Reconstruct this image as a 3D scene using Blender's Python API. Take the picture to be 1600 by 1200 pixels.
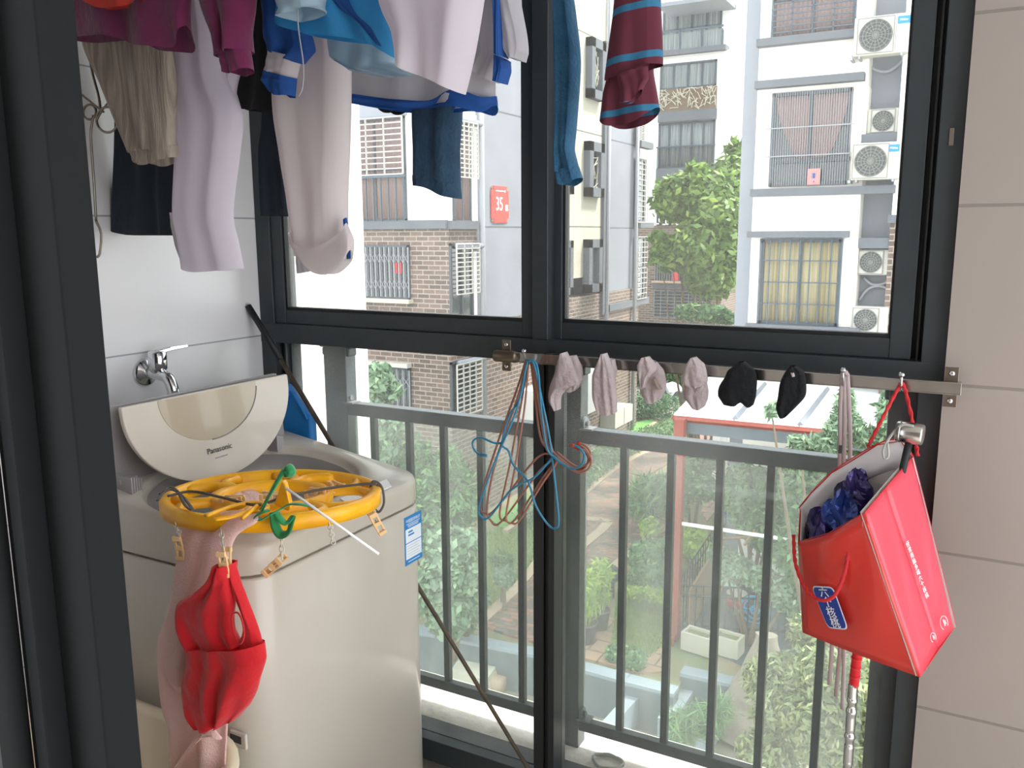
import bpy, math, random
import numpy as np
from mathutils import Vector, Matrix
random.seed(7); RNG = np.random.default_rng(7)
for o in list(bpy.data.objects): bpy.data.objects.remove(o)
S = bpy.context.scene; COL = S.collection
# ------------------------------------------------------------------ camera
F, YAW, PITCH, ROLL = 1332.7, math.radians(-28.555), math.radians(10.0), math.radians(-.31)
CAM = np.array([0, 0, 1.55])
_f = np.array([math.sin(YAW)*math.cos(PITCH), math.cos(YAW)*math.cos(PITCH), -math.sin(PITCH)])
_r = np.array([math.cos(YAW), -math.sin(YAW), 0.]); _u = np.cross(_r, _f)
RT = math.cos(ROLL)*_r+math.sin(ROLL)*_u; UP = -math.sin(ROLL)*_r+math.cos(ROLL)*_u
cd = bpy.data.cameras.new('camera'); cam = bpy.data.objects.new('camera', cd); COL.objects.link(cam)
cd.sensor_width = 36; cd.sensor_fit = 'HORIZONTAL'; cd.lens = F/1600*36; cd.clip_start = .02; cd.clip_end = 500
cam.matrix_world = Matrix(((RT[0], UP[0], -_f[0], CAM[0]), (RT[1], UP[1], -_f[1], CAM[1]), (RT[2], UP[2], -_f[2], CAM[2]), (0, 0, 0, 1)))
S.camera = cam
# ------------------------------------------------------------------ light
w = bpy.data.worlds.new('overcast_sky'); S.world = w; w.use_nodes = True
bg = w.node_tree.nodes['Background']; bg.inputs[0].default_value = (.93, .96, 1, 1); bg.inputs[1].default_value = 1.9
sd = bpy.data.lights.new('sun', 'SUN'); sd.energy = 4.2; sd.angle = math.radians(9); sd.color = (1, .95, .87)
so = bpy.data.objects.new('sun', sd); COL.objects.link(so)
so.rotation_euler = Vector((.50, .42, 1.0)).to_track_quat('Z', 'Y').to_euler()
S.view_settings.view_transform = 'Standard'; S.view_settings.look = 'None'; S.view_settings.gamma = 1
S.view_settings.use_curve_mapping = False; S.view_settings.exposure = 1.08
# ------------------------------------------------------------------ measuring helpers
def ray(x, y): return RT*(x-800)/F-UP*(y-600)/F+_f
def onX(x, y, v): d = ray(x, y); return CAM+d*(v/d[0])
def onY(x, y, v): d = ray(x, y); return CAM+d*(v/d[1])
def onZ(x, y, v): d = ray(x, y); return CAM+d*((v-CAM[2])/d[2])
# ------------------------------------------------------------------ materials
def lin(c):
    if isinstance(c, str): c = tuple(int(c[i:i+2], 16)/255 for i in (0, 2, 4))
    return tuple(((x/12.92) if x <= .04045 else ((x+.055)/1.055)**2.4) for x in c)
MATS = {}
def mat(name, col, rough=.6, metal=0, var=0, vscale=8, col2=None, bump=0, bscale=60, coat=0, sheen=0, trans=0, stretch=None, emit=None, coords='Object', transl=0, spec=None):
    if name in MATS: return MATS[name]
    m = bpy.data.materials.new(name); m.use_nodes = True; nt = m.node_tree; N = nt.nodes; L = nt.links
    b = N['Principled BSDF']; c = lin(col); b.inputs['Base Color'].default_value = (*c, 1)
    b.inputs['Roughness'].default_value = rough; b.inputs['Metallic'].default_value = metal
    b.inputs['Coat Weight'].default_value = coat; b.inputs['Sheen Weight'].default_value = sheen
    b.inputs['Transmission Weight'].default_value = trans
    tc = N.new('ShaderNodeTexCoord'); v = tc.outputs[coords]
    if stretch:
        mp = N.new('ShaderNodeMapping'); mp.inputs['Scale'].default_value = stretch; L.new(v, mp.inputs[0]); v = mp.outputs[0]
    if var or col2:
        n = N.new('ShaderNodeTexNoise'); n.inputs['Scale'].default_value = vscale; n.inputs['Detail'].default_value = 5; L.new(v, n.inputs[0])
        r = N.new('ShaderNodeValToRGB'); c2 = lin(col2) if col2 else tuple(x*(1-var) for x in c)
        r.color_ramp.elements[0].position = .35; r.color_ramp.elements[1].position = .68
        r.color_ramp.elements[0].color = (*c2, 1); r.color_ramp.elements[1].color = (*c, 1)
        L.new(n.outputs[0], r.inputs[0]); L.new(r.outputs[0], b.inputs['Base Color'])
    if bump:
        n = N.new('ShaderNodeTexNoise'); n.inputs['Scale'].default_value = bscale; n.inputs['Detail'].default_value = 4; L.new(v, n.inputs[0])
        bp = N.new('ShaderNodeBump'); bp.inputs['Strength'].default_value = bump; bp.inputs['Distance'].default_value = .01
        L.new(n.outputs[0], bp.inputs['Height']); L.new(bp.outputs[0], b.inputs['Normal'])
    if transl:
        tl = N.new('ShaderNodeBsdfTranslucent'); ms_ = N.new('ShaderNodeMixShader'); ms_.inputs[0].default_value = transl; bc = b.inputs['Base Color']
        if bc.links: L.new(bc.links[0].from_socket, tl.inputs[0])
        else: tl.inputs[0].default_value = (*c, 1)
        L.new(b.outputs[0], ms_.inputs[1]); L.new(tl.outputs[0], ms_.inputs[2]); L.new(ms_.outputs[0], N['Material Output'].inputs[0])
    if spec is not None: b.inputs['Specular IOR Level'].default_value = spec
    if emit: b.inputs['Emission Color'].default_value = (*lin(emit), 1); b.inputs['Emission Strength'].default_value = 1
    MATS[name] = m; return m
def brick(name, c1, c2, mortar, wd, ht, ms=.012, wall=True, off=.5, rough=.85, bump=.3, zoff=0, xoff=0, squash=1):
    m = bpy.data.materials.new(name); m.use_nodes = True; nt = m.node_tree; N = nt.nodes; L = nt.links; b = N['Principled BSDF']
    tc = N.new('ShaderNodeNewGeometry'); sx = N.new('ShaderNodeSeparateXYZ'); L.new(tc.outputs['Position'], sx.inputs[0]); cb = N.new('ShaderNodeCombineXYZ')
    if wall:
        a = N.new('ShaderNodeMath'); L.new(sx.outputs[0], a.inputs[0]); L.new(sx.outputs[1], a.inputs[1])
        a2 = N.new('ShaderNodeMath'); a2.inputs[1].default_value = xoff; L.new(a.outputs[0], a2.inputs[0]); L.new(a2.outputs[0], cb.inputs[0])
        z = N.new('ShaderNodeMath'); z.inputs[1].default_value = zoff; L.new(sx.outputs[2], z.inputs[0]); L.new(z.outputs[0], cb.inputs[1])
    else:
        L.new(sx.outputs[0], cb.inputs[0]); L.new(sx.outputs[1], cb.inputs[1])
    t = N.new('ShaderNodeTexBrick'); t.offset = off; t.inputs['Scale'].default_value = 1; t.inputs['Brick Width'].default_value = wd; t.inputs['Row Height'].default_value = ht
    t.inputs['Mortar Size'].default_value = ms; t.inputs['Mortar Smooth'].default_value = .2
    t.inputs['Color1'].default_value = (*lin(c1), 1); t.inputs['Color2'].default_value = (*lin(c2), 1); t.inputs['Mortar'].default_value = (*lin(mortar), 1)
    L.new(cb.outputs[0], t.inputs[0])
    n = N.new('ShaderNodeTexNoise'); n.inputs['Scale'].default_value = 1.3; n.inputs['Detail'].default_value = 6; L.new(tc.outputs['Position'], n.inputs[0])
    mx = N.new('ShaderNodeMix'); mx.data_type = 'RGBA'; mx.blend_type = 'MULTIPLY'; mx.inputs[0].default_value = .35
    L.new(t.outputs[0], mx.inputs[6]); L.new(n.outputs[0], mx.inputs[7]); L.new(mx.outputs[2], b.inputs['Base Color'])
    b.inputs['Roughness'].default_value = rough
    if bump:
        bp = N.new('ShaderNodeBump'); bp.invert = True; bp.inputs['Strength'].default_value = bump; bp.inputs['Distance'].default_value = .004
        L.new(t.outputs['Fac'], bp.inputs['Height']); L.new(bp.outputs[0], b.inputs['Normal'])
    MATS[name] = m; return m
def glass(name, dust_haze, tint=(.96, .97, .96), scale=3, streak=(1, 1, .35), amt=.12, dcol=(.86, .86, .84)):  # dusty film on the pane; its whitish veil also stands in for outdoor haze
    m = bpy.data.materials.new(name); m.use_nodes = True; nt = m.node_tree; N = nt.nodes; L = nt.links; N.remove(N['Principled BSDF']); out = N['Material Output']
    tr = N.new('ShaderNodeBsdfTransparent'); tr.inputs[0].default_value = (*tint, 1)
    gl = N.new('ShaderNodeBsdfGlossy'); gl.inputs['Roughness'].default_value = .02
    fr = N.new('ShaderNodeFresnel'); fr.inputs[0].default_value = 1.25; m1 = N.new('ShaderNodeMixShader'); L.new(fr.outputs[0], m1.inputs[0]); L.new(tr.outputs[0], m1.inputs[1]); L.new(gl.outputs[0], m1.inputs[2])
    tl = N.new('ShaderNodeBsdfTranslucent'); tl.inputs[0].default_value = (*dcol, 1)
    df = N.new('ShaderNodeBsdfDiffuse'); df.inputs[0].default_value = (*dcol, 1); ms = N.new('ShaderNodeMixShader'); ms.inputs[0].default_value = .25; L.new(tl.outputs[0], ms.inputs[1]); L.new(df.outputs[0], ms.inputs[2])
    g = N.new('ShaderNodeNewGeometry'); mp = N.new('ShaderNodeMapping'); mp.inputs['Scale'].default_value = streak; L.new(g.outputs['Position'], mp.inputs[0])
    n = N.new('ShaderNodeTexNoise'); n.inputs['Scale'].default_value = scale; n.inputs['Detail'].default_value = 6; n.inputs['Roughness'].default_value = .6; L.new(mp.outputs[0], n.inputs[0])
    mr = N.new('ShaderNodeMapRange'); mr.inputs['From Min'].default_value = .35; mr.inputs['From Max'].default_value = .75
    mr.inputs['To Min'].default_value = dust_haze; mr.inputs['To Max'].default_value = dust_haze+amt; L.new(n.outputs[0], mr.inputs[0])
    m2 = N.new('ShaderNodeMixShader'); L.new(mr.outputs[0], m2.inputs[0]); L.new(m1.outputs[0], m2.inputs[1]); L.new(ms.outputs[0], m2.inputs[2]); L.new(m2.outputs[0], out.inputs[0])
    MATS[name] = m; return m
def leafmat(name, c1, c2, c3=None):
    m = bpy.data.materials.new(name); m.use_nodes = True; nt = m.node_tree; N = nt.nodes; L = nt.links; b = N['Principled BSDF']
    g = N.new('ShaderNodeNewGeometry'); r = N.new('ShaderNodeValToRGB'); r.color_ramp.elements[0].color = (*lin(c1), 1); r.color_ramp.elements[1].color = (*lin(c2), 1)
    if c3: e = r.color_ramp.elements.new(.85); e.color = (*lin(c2), 1); r.color_ramp.elements[2].color = (*lin(c3), 1)
    L.new(g.outputs['Random Per Island'], r.inputs[0]); L.new(r.outputs[0], b.inputs['Base Color']); b.inputs['Roughness'].default_value = .5
    tl = N.new('ShaderNodeBsdfTranslucent'); L.new(r.outputs[0], tl.inputs[0]); mx = N.new('ShaderNodeMixShader'); mx.inputs[0].default_value = .3
    L.new(b.outputs[0], mx.inputs[1]); L.new(tl.outputs[0], mx.inputs[2]); L.new(mx.outputs[0], N['Material Output'].inputs[0])
    MATS[name] = m; return m
# ------------------------------------------------------------------ mesh builder
def catmull(pts, per=6):
    P = [np.array(p, float) for p in pts]
    if len(P) < 3: return P
    Q = [2*P[0]-P[1]]+P+[2*P[-1]-P[-2]]; out = []
    for i in range(1, len(Q)-2):
        for k in range(per):
            t = k/per; a, b, c, d = Q[i-1], Q[i], Q[i+1], Q[i+2]
            out.append(.5*((2*b)+(c-a)*t+(2*a-5*b+4*c-d)*t*t+(3*b-a-3*c+d)*t**3))
    return out+[P[-1]]
class MB:
    def __init__(s): s.v = []; s.f = []; s.m = []; s.cur = 0
    def add(s, V, Fc):
        n = len(s.v); s.v += [tuple(map(float, p)) for p in V]; s.f += [tuple(n+i for i in f) for f in Fc]; s.m += [s.cur]*len(Fc); return s
    def box(s, a, b):
        x0, x1 = sorted((a[0], b[0])); y0, y1 = sorted((a[1], b[1])); z0, z1 = sorted((a[2], b[2]))
        return s.add([(x0, y0, z0), (x1, y0, z0), (x1, y1, z0), (x0, y1, z0), (x0, y0, z1), (x1, y0, z1), (x1, y1, z1), (x0, y1, z1)],
                     [(0, 3, 2, 1), (4, 5, 6, 7), (0, 1, 5, 4), (1, 2, 6, 5), (2, 3, 7, 6), (3, 0, 4, 7)])
    def prism(s, poly, d):   # poly: 3D points (planar), d: extrusion vector
        n = len(poly); P = [np.array(p, float) for p in poly]; d = np.array(d, float)
        return s.add(P+[p+d for p in P], [tuple(range(n))[::-1], tuple(range(n, 2*n))]+[(i, (i+1) % n, n+(i+1) % n, n+i) for i in range(n)])
    def tube(s, pts, r, n=8, closed=False, caps=True, flat=1):
        P = [np.array(p, float) for p in pts]; k = len(P); rr = r if hasattr(r, '__len__') else [r]*k; V = []; prev = None
        for i in range(k):
            t = (P[(i+1) % k]-P[i-1]) if closed else (P[min(i+1, k-1)]-P[max(i-1, 0)])
            t = t/(np.linalg.norm(t)+1e-12)
            if prev is None: a = np.array([0, 0, 1.]) if abs(t[2]) < .9 else np.array([0, 1., 0]); u = np.cross(t, a)
            else: u = prev-t*(prev@t)
            u /= np.linalg.norm(u)+1e-12; prev = u; q = np.cross(t, u)
            for j in range(n): an = 2*math.pi*j/n; V.append(P[i]+rr[i]*(math.cos(an)*u+math.sin(an)*q*flat))
        Fc = [(i*n+j, i*n+(j+1) % n, ((i+1) % k)*n+(j+1) % n, ((i+1) % k)*n+j) for i in range(k if closed else k-1) for j in range(n)]
        if caps and not closed: Fc += [tuple(range(n))[::-1], tuple(range((k-1)*n, k*n))]
        return s.add(V, Fc)
    def lathe(s, prof, c, axis=(0, 0, 1), n=24, sc=(1, 1)):   # prof: (radius, height)
        ax = np.array(axis, float); ax /= np.linalg.norm(ax); a = np.array([1., 0, 0]) if abs(ax[0]) < .9 else np.array([0, 1., 0])
        u = np.cross(ax, a) if abs(ax[2]) < .9 else np.array([1., 0, 0]); u /= np.linalg.norm(u); q = np.cross(ax, u); c = np.array(c, float); V = []
        for r_, h in prof:
            for j in range(n): t = 2*math.pi*j/n; V.append(c+ax*h+r_*(math.cos(t)*u*sc[0]+math.sin(t)*q*sc[1]))
        k = len(prof)
        return s.add(V, [(i*n+j, i*n+(j+1) % n, (i+1)*n+(j+1) % n, (i+1)*n+j) for i in range(k-1) for j in range(n)]+[tuple(range(n))[::-1], tuple(range((k-1)*n, k*n))])
    def grid(s, P, closeu=False, closev=False):  # P[i][j]
        a = len(P); b = len(P[0]); V = [p for row in P for p in row]
        return s.add(V, [(i*b+j, i*b+(j+1) % b, ((i+1) % a)*b+(j+1) % b, ((i+1) % a)*b+j) for i in range(a if closeu else a-1) for j in range(b if closev else b-1)])
    def build(s, name, mt, parent=None, smooth=False, bevel=0, label=None, cat=None, group=None, kind=None, sub=0, local=False, solid=0):
        me = bpy.data.meshes.new(name); off = np.zeros(3)
        if parent is not None and not local: off = world_loc(parent)
        me.from_pydata([tuple(np.array(p)-off) for p in s.v], [], s.f)
        for m_ in (mt if isinstance(mt, (list, tuple)) else [mt]): me.materials.append(m_ if not isinstance(m_, str) else MATS[m_])
        if any(s.m): me.polygons.foreach_set('material_index', s.m)
        if smooth: me.polygons.foreach_set('use_smooth', [True]*len(me.polygons))
        me.update(); o = bpy.data.objects.new(name, me); COL.objects.link(o)
        if parent is not None: o.parent = parent
        if solid: md = o.modifiers.new('solid', 'SOLIDIFY'); md.thickness = solid; md.offset = 0
        if bevel: md = o.modifiers.new('bevel', 'BEVEL'); md.width = bevel; md.segments = 3; md.limit_method = 'ANGLE'; md.angle_limit = .6
        if sub: md = o.modifiers.new('sub', 'SUBSURF'); md.levels = sub; md.render_levels = sub
        tag(o, label, cat, group, kind); return o
def world_loc(o):
    p = np.array(o.location)
    while o.parent: o = o.parent; p = p+np.array(o.location)
    return p
def tag(o, label=None, cat=None, group=None, kind=None):
    for k, v in (('label', label), ('category', cat), ('group', group), ('kind', kind)):
        if v: o[k] = v
    return o
def thing(name, label, cat, loc=(0, 0, 0), group=None, kind=None):
    o = bpy.data.objects.new(name, None); COL.objects.link(o); o.location = tuple(map(float, loc)); o.empty_display_size = .05
    return tag(o, label, cat, group, kind)
def copy_tree(o, loc=None, label=None, rotz=None, parent=None):
    kids = [c for c in bpy.data.objects if c.parent == o]
    c = o.copy(); COL.objects.link(c)
    if parent is not None: c.parent = parent
    if loc is not None: c.location = tuple(map(float, loc))
    if rotz is not None: c.rotation_euler[2] = rotz
    if label: c['label'] = label
    for k in kids: copy_tree(k, parent=c)
    return c
def text(body, size, o, right, up, mt, parent, name='lettering', depth=.0006, cx=True, sx=1):
    cu = bpy.data.curves.new('t', 'FONT'); cu.body = body; cu.size = size; cu.extrude = depth; cu.align_x = 'CENTER' if cx else 'LEFT'; cu.align_y = 'CENTER'
    to = bpy.data.objects.new('t', cu); COL.objects.link(to); bpy.context.view_layer.update()
    me = bpy.data.meshes.new_from_object(to.evaluated_get(bpy.context.evaluated_depsgraph_get())); bpy.data.objects.remove(to)
    R = np.array(right, float); R /= np.linalg.norm(R); U = np.array(up, float); U -= R*(U@R); U /= np.linalg.norm(U); Nn = np.cross(R, U); off = world_loc(parent)
    co = np.zeros(len(me.vertices)*3); me.vertices.foreach_get('co', co); co = co.reshape(-1, 3)
    co = np.array(o, float)-off+co[:, :1]*R*sx+co[:, 1:2]*U+co[:, 2:3]*Nn; me.vertices.foreach_set('co', co.ravel()); me.materials.clear(); me.materials.append(MATS[mt]); me.update()
    ob = bpy.data.objects.new(name, me); COL.objects.link(ob); ob.parent = parent; return ob
def rectY(x0, y0, x1, y1, Yp):  # picture rectangle -> (X0,Z0,X1,Z1) on a wall facing the window
    xm, ym = (x0+x1)/2, (y0+y1)/2
    return onY(x0, ym, Yp)[0], onY(xm, y1, Yp)[2], onY(x1, ym, Yp)[0], onY(xm, y0, Yp)[2]
def rectX(x0, y0, x1, y1, Xp):
    xm, ym = (x0+x1)/2, (y0+y1)/2
    return onX(x0, ym, Xp)[1], onX(xm, y1, Xp)[2], onX(x1, ym, Xp)[1], onX(xm, y0, Xp)[2]
# ------------------------------------------------------------------ material library
mat('frame', '363c40', .42, .1, var=.12, vscale=30); mat('frame_dark', '202427', .5); mat('gasket', '14171a', .6); mat('door_paint', '1d2022', .8, spec=.2, var=.1, vscale=40)
mat('rail_paint', '2c363d', .42, 0, spec=.6, col2='3a444a', vscale=25, bump=.15, bscale=90); mat('rail_light', '6f7376', .55)
mat('steel', 'c8c6c2', .22, 1, var=.2, vscale=12); mat('steel_dull', '9a938a', .35, 1, col2='7d6f5f', vscale=10); mat('chrome', 'd8dadd', .08, 1)
brick('tile_left', 'f1eff0', 'efeeef', 'aeb0b6', 9, .3395, .0022, zoff=-1.2575+.3395*10, rough=.25, bump=.6, xoff=20)
brick('tile_shaded', 'a69c95', 'a49a93', '8b847d', 9, .3395, .003, zoff=-1.2575+.3395*10, rough=.45, bump=.6, xoff=33)  # darker, browner tile; shade of the inward-facing wall is put into the colour
mat('ceiling', 'd8d6d2', .8); mat('floor_tile', 'b9b2a8', .5, var=.1)
mat('concrete', 'e4ded6', .9, col2='c2b9ae', vscale=9, bump=.4, bscale=50); mat('plaster', 'f0e9e4', .9, var=.06, vscale=3, bump=.4, bscale=30); mat('plaster_grey', 'b4b8ba', .9, var=.1, vscale=5)
mat('washer', 'c0b9ad', .32, var=.03, vscale=5, coat=.2); mat('washer_grey', '9d999a', .45); mat('tub', '8c8886', .35); mat('drum', '77787a', .3, .7)
mat('lid_beige', 'cbc2b6', .25, coat=.3); mat('lid_window', 'b5a893', .2, coat=.4); mat('white', 'f2f2f2', .5); mat('ink', '3c3c40', .6); mat('label_blue', '1f7fc4', .5); mat('label_white', 'e4ecf2', .5)
mat('yellow', 'fcbc18', .35, col2='f0a810', vscale=18); mat('clip', 'e6c08a', .4); mat('chain', 'd8d2c4', .4); mat('cord', '56524e', .8); mat('green_ribbon', '1c8a4a', .7, sheen=.3)
mat('red_cloth', 'dc1020', .75, transl=.2, sheen=.3, bump=.5, bscale=40); mat('pink_towel', 'ffdcd4', .95, sheen=.5, bump=.4, bscale=260, transl=.25); mat('cream_plastic', 'e3d3b8', .4); mat('blue_bag', '1672b8', .6)
mat('stick', '3a352e', .6, col2='5a4c3a', vscale=30)
mat('purple', '74204f', .9, transl=.15, sheen=.3, var=.25, vscale=14, bump=.3); mat('orange_red', 'c8372c', .8); mat('navy', '1f2a36', .9, var=.2, vscale=10, bump=.3); mat('black_cloth', '15181d', .9, sheen=.1, bump=.3)
mat('corduroy', 'c4b8a8', .9, transl=.3, col2='998a80', vscale=7, bump=.5, bscale=30, stretch=(12, 1, 1)); mat('white_cloth', 'e4dce6', .85, transl=.45, var=.06, vscale=5, bump=.15, bscale=25, sheen=.2)
mat('offwhite_cloth', 'e8dfe0', .85, transl=.45, var=.06, vscale=5, bump=.15, bscale=25, sheen=.2); mat('grey_cloth', 'ccc9ce', .85, transl=.4, var=.08, vscale=6, bump=.15); mat('jacket_blue', '1a4e96', .8, bump=.2, transl=.2); mat('cyan_cloth', '3d9fdc', .8, transl=.35, bump=.2, var=.1); mat('denim', '2b4a61', .9, col2='1f3850', vscale=16, bump=.5, bscale=120)
mat('lightblue_cloth', 'a9c2d2', .8, transl=.35, bump=.2); mat('denim_blue', '2f5f80', .9, col2='21506f', vscale=16, bump=.5, bscale=120); mat('sock_grey', 'd2c4c6', .95, transl=.25, var=.12, vscale=30, bump=.6, bscale=90); mat('sock_black', '12151a', .95, bump=.6, bscale=90)
mat('wire_blue', '2f83a8', .35); mat('wire_brown', 'a4705f', .35); mat('hook_red', 'b8402e', .4); mat('bag_red', 'd8382e', .28, var=.12, vscale=6, coat=.4); mat('bag_pink', 'e2485a', .4, coat=.2, var=.08); mat('bag_inner', 'b5adab', .7); mat('bag_white', 'e8e4e6', .6); mat('rope_red', 'c02228', .7)
mat('badge_blue', '1f3f96', .3); mat('badge_white', 'dfe6f2', .4); mat('foil_purple', '4a3a80', .25, .3, col2='16183a', vscale=16, bump=.8, bscale=25); mat('foil_blue', '3450a8', .25, .4, col2='141832', vscale=20, bump=.8, bscale=25); mat('string_grey', 'a9aaa4', .9); mat('lace', 'b9a9a9', .9)
brick('brick_wall', '7f6b60', '5f514a', 'a09890', .34, .115, .014, bump=.3); brick('brick_dark', '6f615a', '5e524c', '837a73', .34, .115, .011)
brick('path_brick', 'a87a66', '625d58', '4e4a45', .28, .14, .012, wall=False); brick('stone_tiles', 'b8967c', 'a98b74', '6a5c4c', .62, .42, .02, wall=False)
brick('render_grey', '8b8f98', '898d96', '5c6068', 60, 2.9, .025, zoff=-1.72+29, bump=0); brick('render_cream', 'c4c0b0', 'c2beae', '75736a', 60, 2.9, .025, zoff=-1.75+29, bump=0)
mat('b_white', 'f2f1ee', .9, var=.05, vscale=.8); mat('b_grey', '5f646b', .85, var=.12, vscale=2); mat('b_lightgrey', '868b93', .85, var=.06, vscale=2); mat('b_cream', 'f0ece4', .9, var=.06, vscale=1.2)
mat('win_dark', '3d4448', .15, coat=.5, var=.3, vscale=1.5); mat('win_frame', '3c454d', .5); mat('bar_grey', '8b9095', .5, .3); mat('bar_blue', '41525f', .5, .2); mat('curtain_cream', 'a8a080', .9, stretch=(8, 8, .1), vscale=3, col2='7d7354'); mat('curtain_pink', '8c7875', .9, stretch=(8, 8, .2), vscale=3, col2='7c6b68'); mat('curtain_white', '868f90', .9, stretch=(8, 8, .2), vscale=3, col2='5a6162')
mat('sign_red', 'd8392f', .5); mat('ac_white', 'b9b7ae', .6, var=.06, vscale=4); mat('ac_dark', '484c4d', .6); mat('ac_grille', '7c7d79', .5); mat('pipe_grey', '9a9da3', .6); mat('hint_red', 'c23a44', .6); mat('pinkpaper', 'e88f8a', .7)
mat('soil', '8a7a60', 1, col2='66704c', vscale=1.2, bump=.6, bscale=12); mat('turf', '5f9048', .95, var=.15, vscale=5); mat('kerb', 'b09a82', .9, var=.15, vscale=4); mat('slate', '5b656b', .7, var=.2, vscale=3); mat('slate_cap', '86919a', .6, var=.12, vscale=4); mat('basin_floor', '8d8778', .9, var=.2, vscale=2)
mat('red_post', '8a3a28', .6, var=.2, vscale=6); mat('rock', '8f8578', .95, col2='7b7166', vscale=2, bump=.8, bscale=6); mat('planter', 'b5b1a0', .8, var=.08, vscale=4); mat('pot', '5b5651', .6); mat('terracotta', 'a8785e', .8); mat('bark', '6b5b4a', .95); mat('fence_black', '2c3134', .6); mat('wood', '9c8060', .85, var=.25, vscale=6); mat('asphalt', '8a867e', .95)
mat('pav_roof', 'eef0f0', .35, coat=.3); mat('mint', '9fd8c4', .7); mat('hose_blue', '4aa8d8', .5)
leafmat('leaf_mid', '3f6240', '739a64', '9cbd78'); leafmat('leaf_dark', '365538', '5c8258', '7ba06c'); leafmat('leaf_bright', '6c9040', 'a3bf4c', 'ced868'); leafmat('leaf_tree', '4f6f34', '7a9c46', 'a5c058'); leafmat('leaf_pale', '5a775c', '8faa88', 'b0c8a2'); leafmat('leaf_olive', '5f6e46', '939d6c', 'bcbe90'); leafmat('grass_blade', '6f8f4a', '93ad5c', 'b5b878')
glass('glass_clear', .03, amt=.04); glass('glass_dusty_haze', .03, amt=.045, tint=(.94, .95, .94)); glass('glass_dirty_haze', .03, amt=.06, tint=(.93, .95, .94)); glass('glass_rail', .05, amt=.09, tint=(.91, .94, .925), scale=4, streak=(3, 3, .5))
# ================================================================== THE ROOM
W = 1.85; XL = -1.85
def struct(name, mb, m, **k): return mb.build(name, m, kind='structure', **k)
struct('wall_left', MB().box((XL-.12, .1, -.05), (XL, 1.93, 2.5)), 'tile_left')
struct('wall_right', MB().box((-.043, 1.83, -.05), (1.3, 2.0, 2.5)), 'tile_shaded')
struct('floor', MB().box((XL-.12, -1.2, -.12), (1.42, 1.95, 0)), 'floor_tile')
struct('light_block_side', MB().box((1.3, -1.6, -.05), (1.4, -.35, 2.5)), 'tile_shaded')  # unseen partial wall, added to cut light coming in from the right
struct('light_block_back', MB().box((XL-.12, -1.6, -.05), (1.3, -1.5, 2.5)), 'tile_shaded')  # unseen wall behind the camera, added to reduce the frontal fill light
struct('ceiling', MB().box((XL-.12, -1.5, 2.5), (1.3, 2.0, 2.6)), 'ceiling')
# door frame of the opening the photograph is taken through
dy = .62; dx1 = onY(170, 600, dy+.05)[0]
dr = thing('door_1', 'dark grey metal door frame filling the left edge', 'door frame', (dx1-.1, dy, 0), kind='structure')
MB().box((dx1-.075, dy, 0), (dx1, dy+.05, 2.45)).build('door_jamb', 'door_paint', dr, bevel=.003)
MB().box((dx1-.10, dy-.03, 0), (dx1-.0745, dy+.012, 2.45)).box((dx1-.125, dy-.02, 0), (dx1-.1, dy+.01, 2.45)).build('door_stop', 'door_paint', dr, bevel=.003)
MB().box((dx1-.75, dy-.06, 0), (dx1-.125, dy-.02, 2.45)).build('door_leaf', 'gasket', dr)
struct('wall_front', MB().box((XL, dy-.12, -.05), (dx1-.6, dy, 2.5)), 'tile_left')
# ------------------------------------------------------------------ window
xj0, xs0 = onY(394, 300, W)[0], onY(420, 300, W)[0]
wn = thing('window_1', 'dark grey aluminium balcony window with two sliding sashes', 'window', (-.95, W, .08), kind='structure')
ZT0, ZT1, ZS = 1.262, 1.296, 1.342   # transom bottom/top, top of the left sash's bottom rail
xr = -.043
fr = MB().box((XL, W, .05), (-1.797, W+.10, 2.5)).box((-.087, W, .05), (xr, W+.10, 2.5))
fr.box((XL, W, 2.44), (xr, W+.10, 2.5)).box((XL, W, .05), (xr, W+.10, .118)).build('frame', 'frame', wn, bevel=.002)
MB().box((XL, W-.002, ZT0-.022), (xr, W+.10, ZT1)).build('transom', 'frame', wn, bevel=.002)
MB().box((-.9475, W+.0, .1), (-.918, W+.06, ZT0)).box((-.918, W+.008, .1), (-.899, W+.06, ZT0)).box((-.899, W-.012, .1), (-.882, W+.06, ZT0)).build('mullion', 'frame_dark', wn, bevel=.0015)
MB().box((-1.81, W+.03, .1), (-1.762, W+.07, ZT0)).box((-1.775, W+.015, .1), (-1.77, W+.035, ZT0)).box((-.115, W+.02, .1), (-.087, W+.07, ZT0)).build('glazing_bead', 'frame', wn)
MB().box((-.112, W+.052, ZT1), (-.05, W+.09, 2.44)).box((-.098, W+.02, ZT1), (-.094, W+.06, 2.44)).build('track', 'frame_dark', wn)
def sash(x0, x1, sl, sr, y0, y1, zb, zt, zt2, nm):
    s = MB().box((x0, y0, zb), (x0+sl, y1, zt2)).box((x1-sr, y0, zb), (x1, y1, zt2)).box((x0+sl, y0+.002, zb), (x1-sr, y1, zt)).box((x0, y0, zt2-.05), (x1, y1, zt2)).build('sash', 'frame', wn, bevel=.0015)
    g = .008
    MB().box((x0+sl, y0+.006, zt), (x1-sr, y1-.004, zt+g)).box((x0+sl, y0+.006, zt+g), (x0+sl+.006, y1-.004, zt2-.05)).box((x1-sr-.005, y0+.006, zt+g), (x1-sr, y1-.004, zt2-.05)).build('gasket', 'gasket', s)
    MB().box((x0+sl, (y0+y1)/2, zt), (x1-sr, (y0+y1)/2+.005, zt2-.05)).build('glass_pane', nm, s); return s
sash(-1.797, -.918, .040, .062, W+.006, W+.04, ZT1+.001, ZS-.006, 2.44, 'glass_clear')
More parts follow.
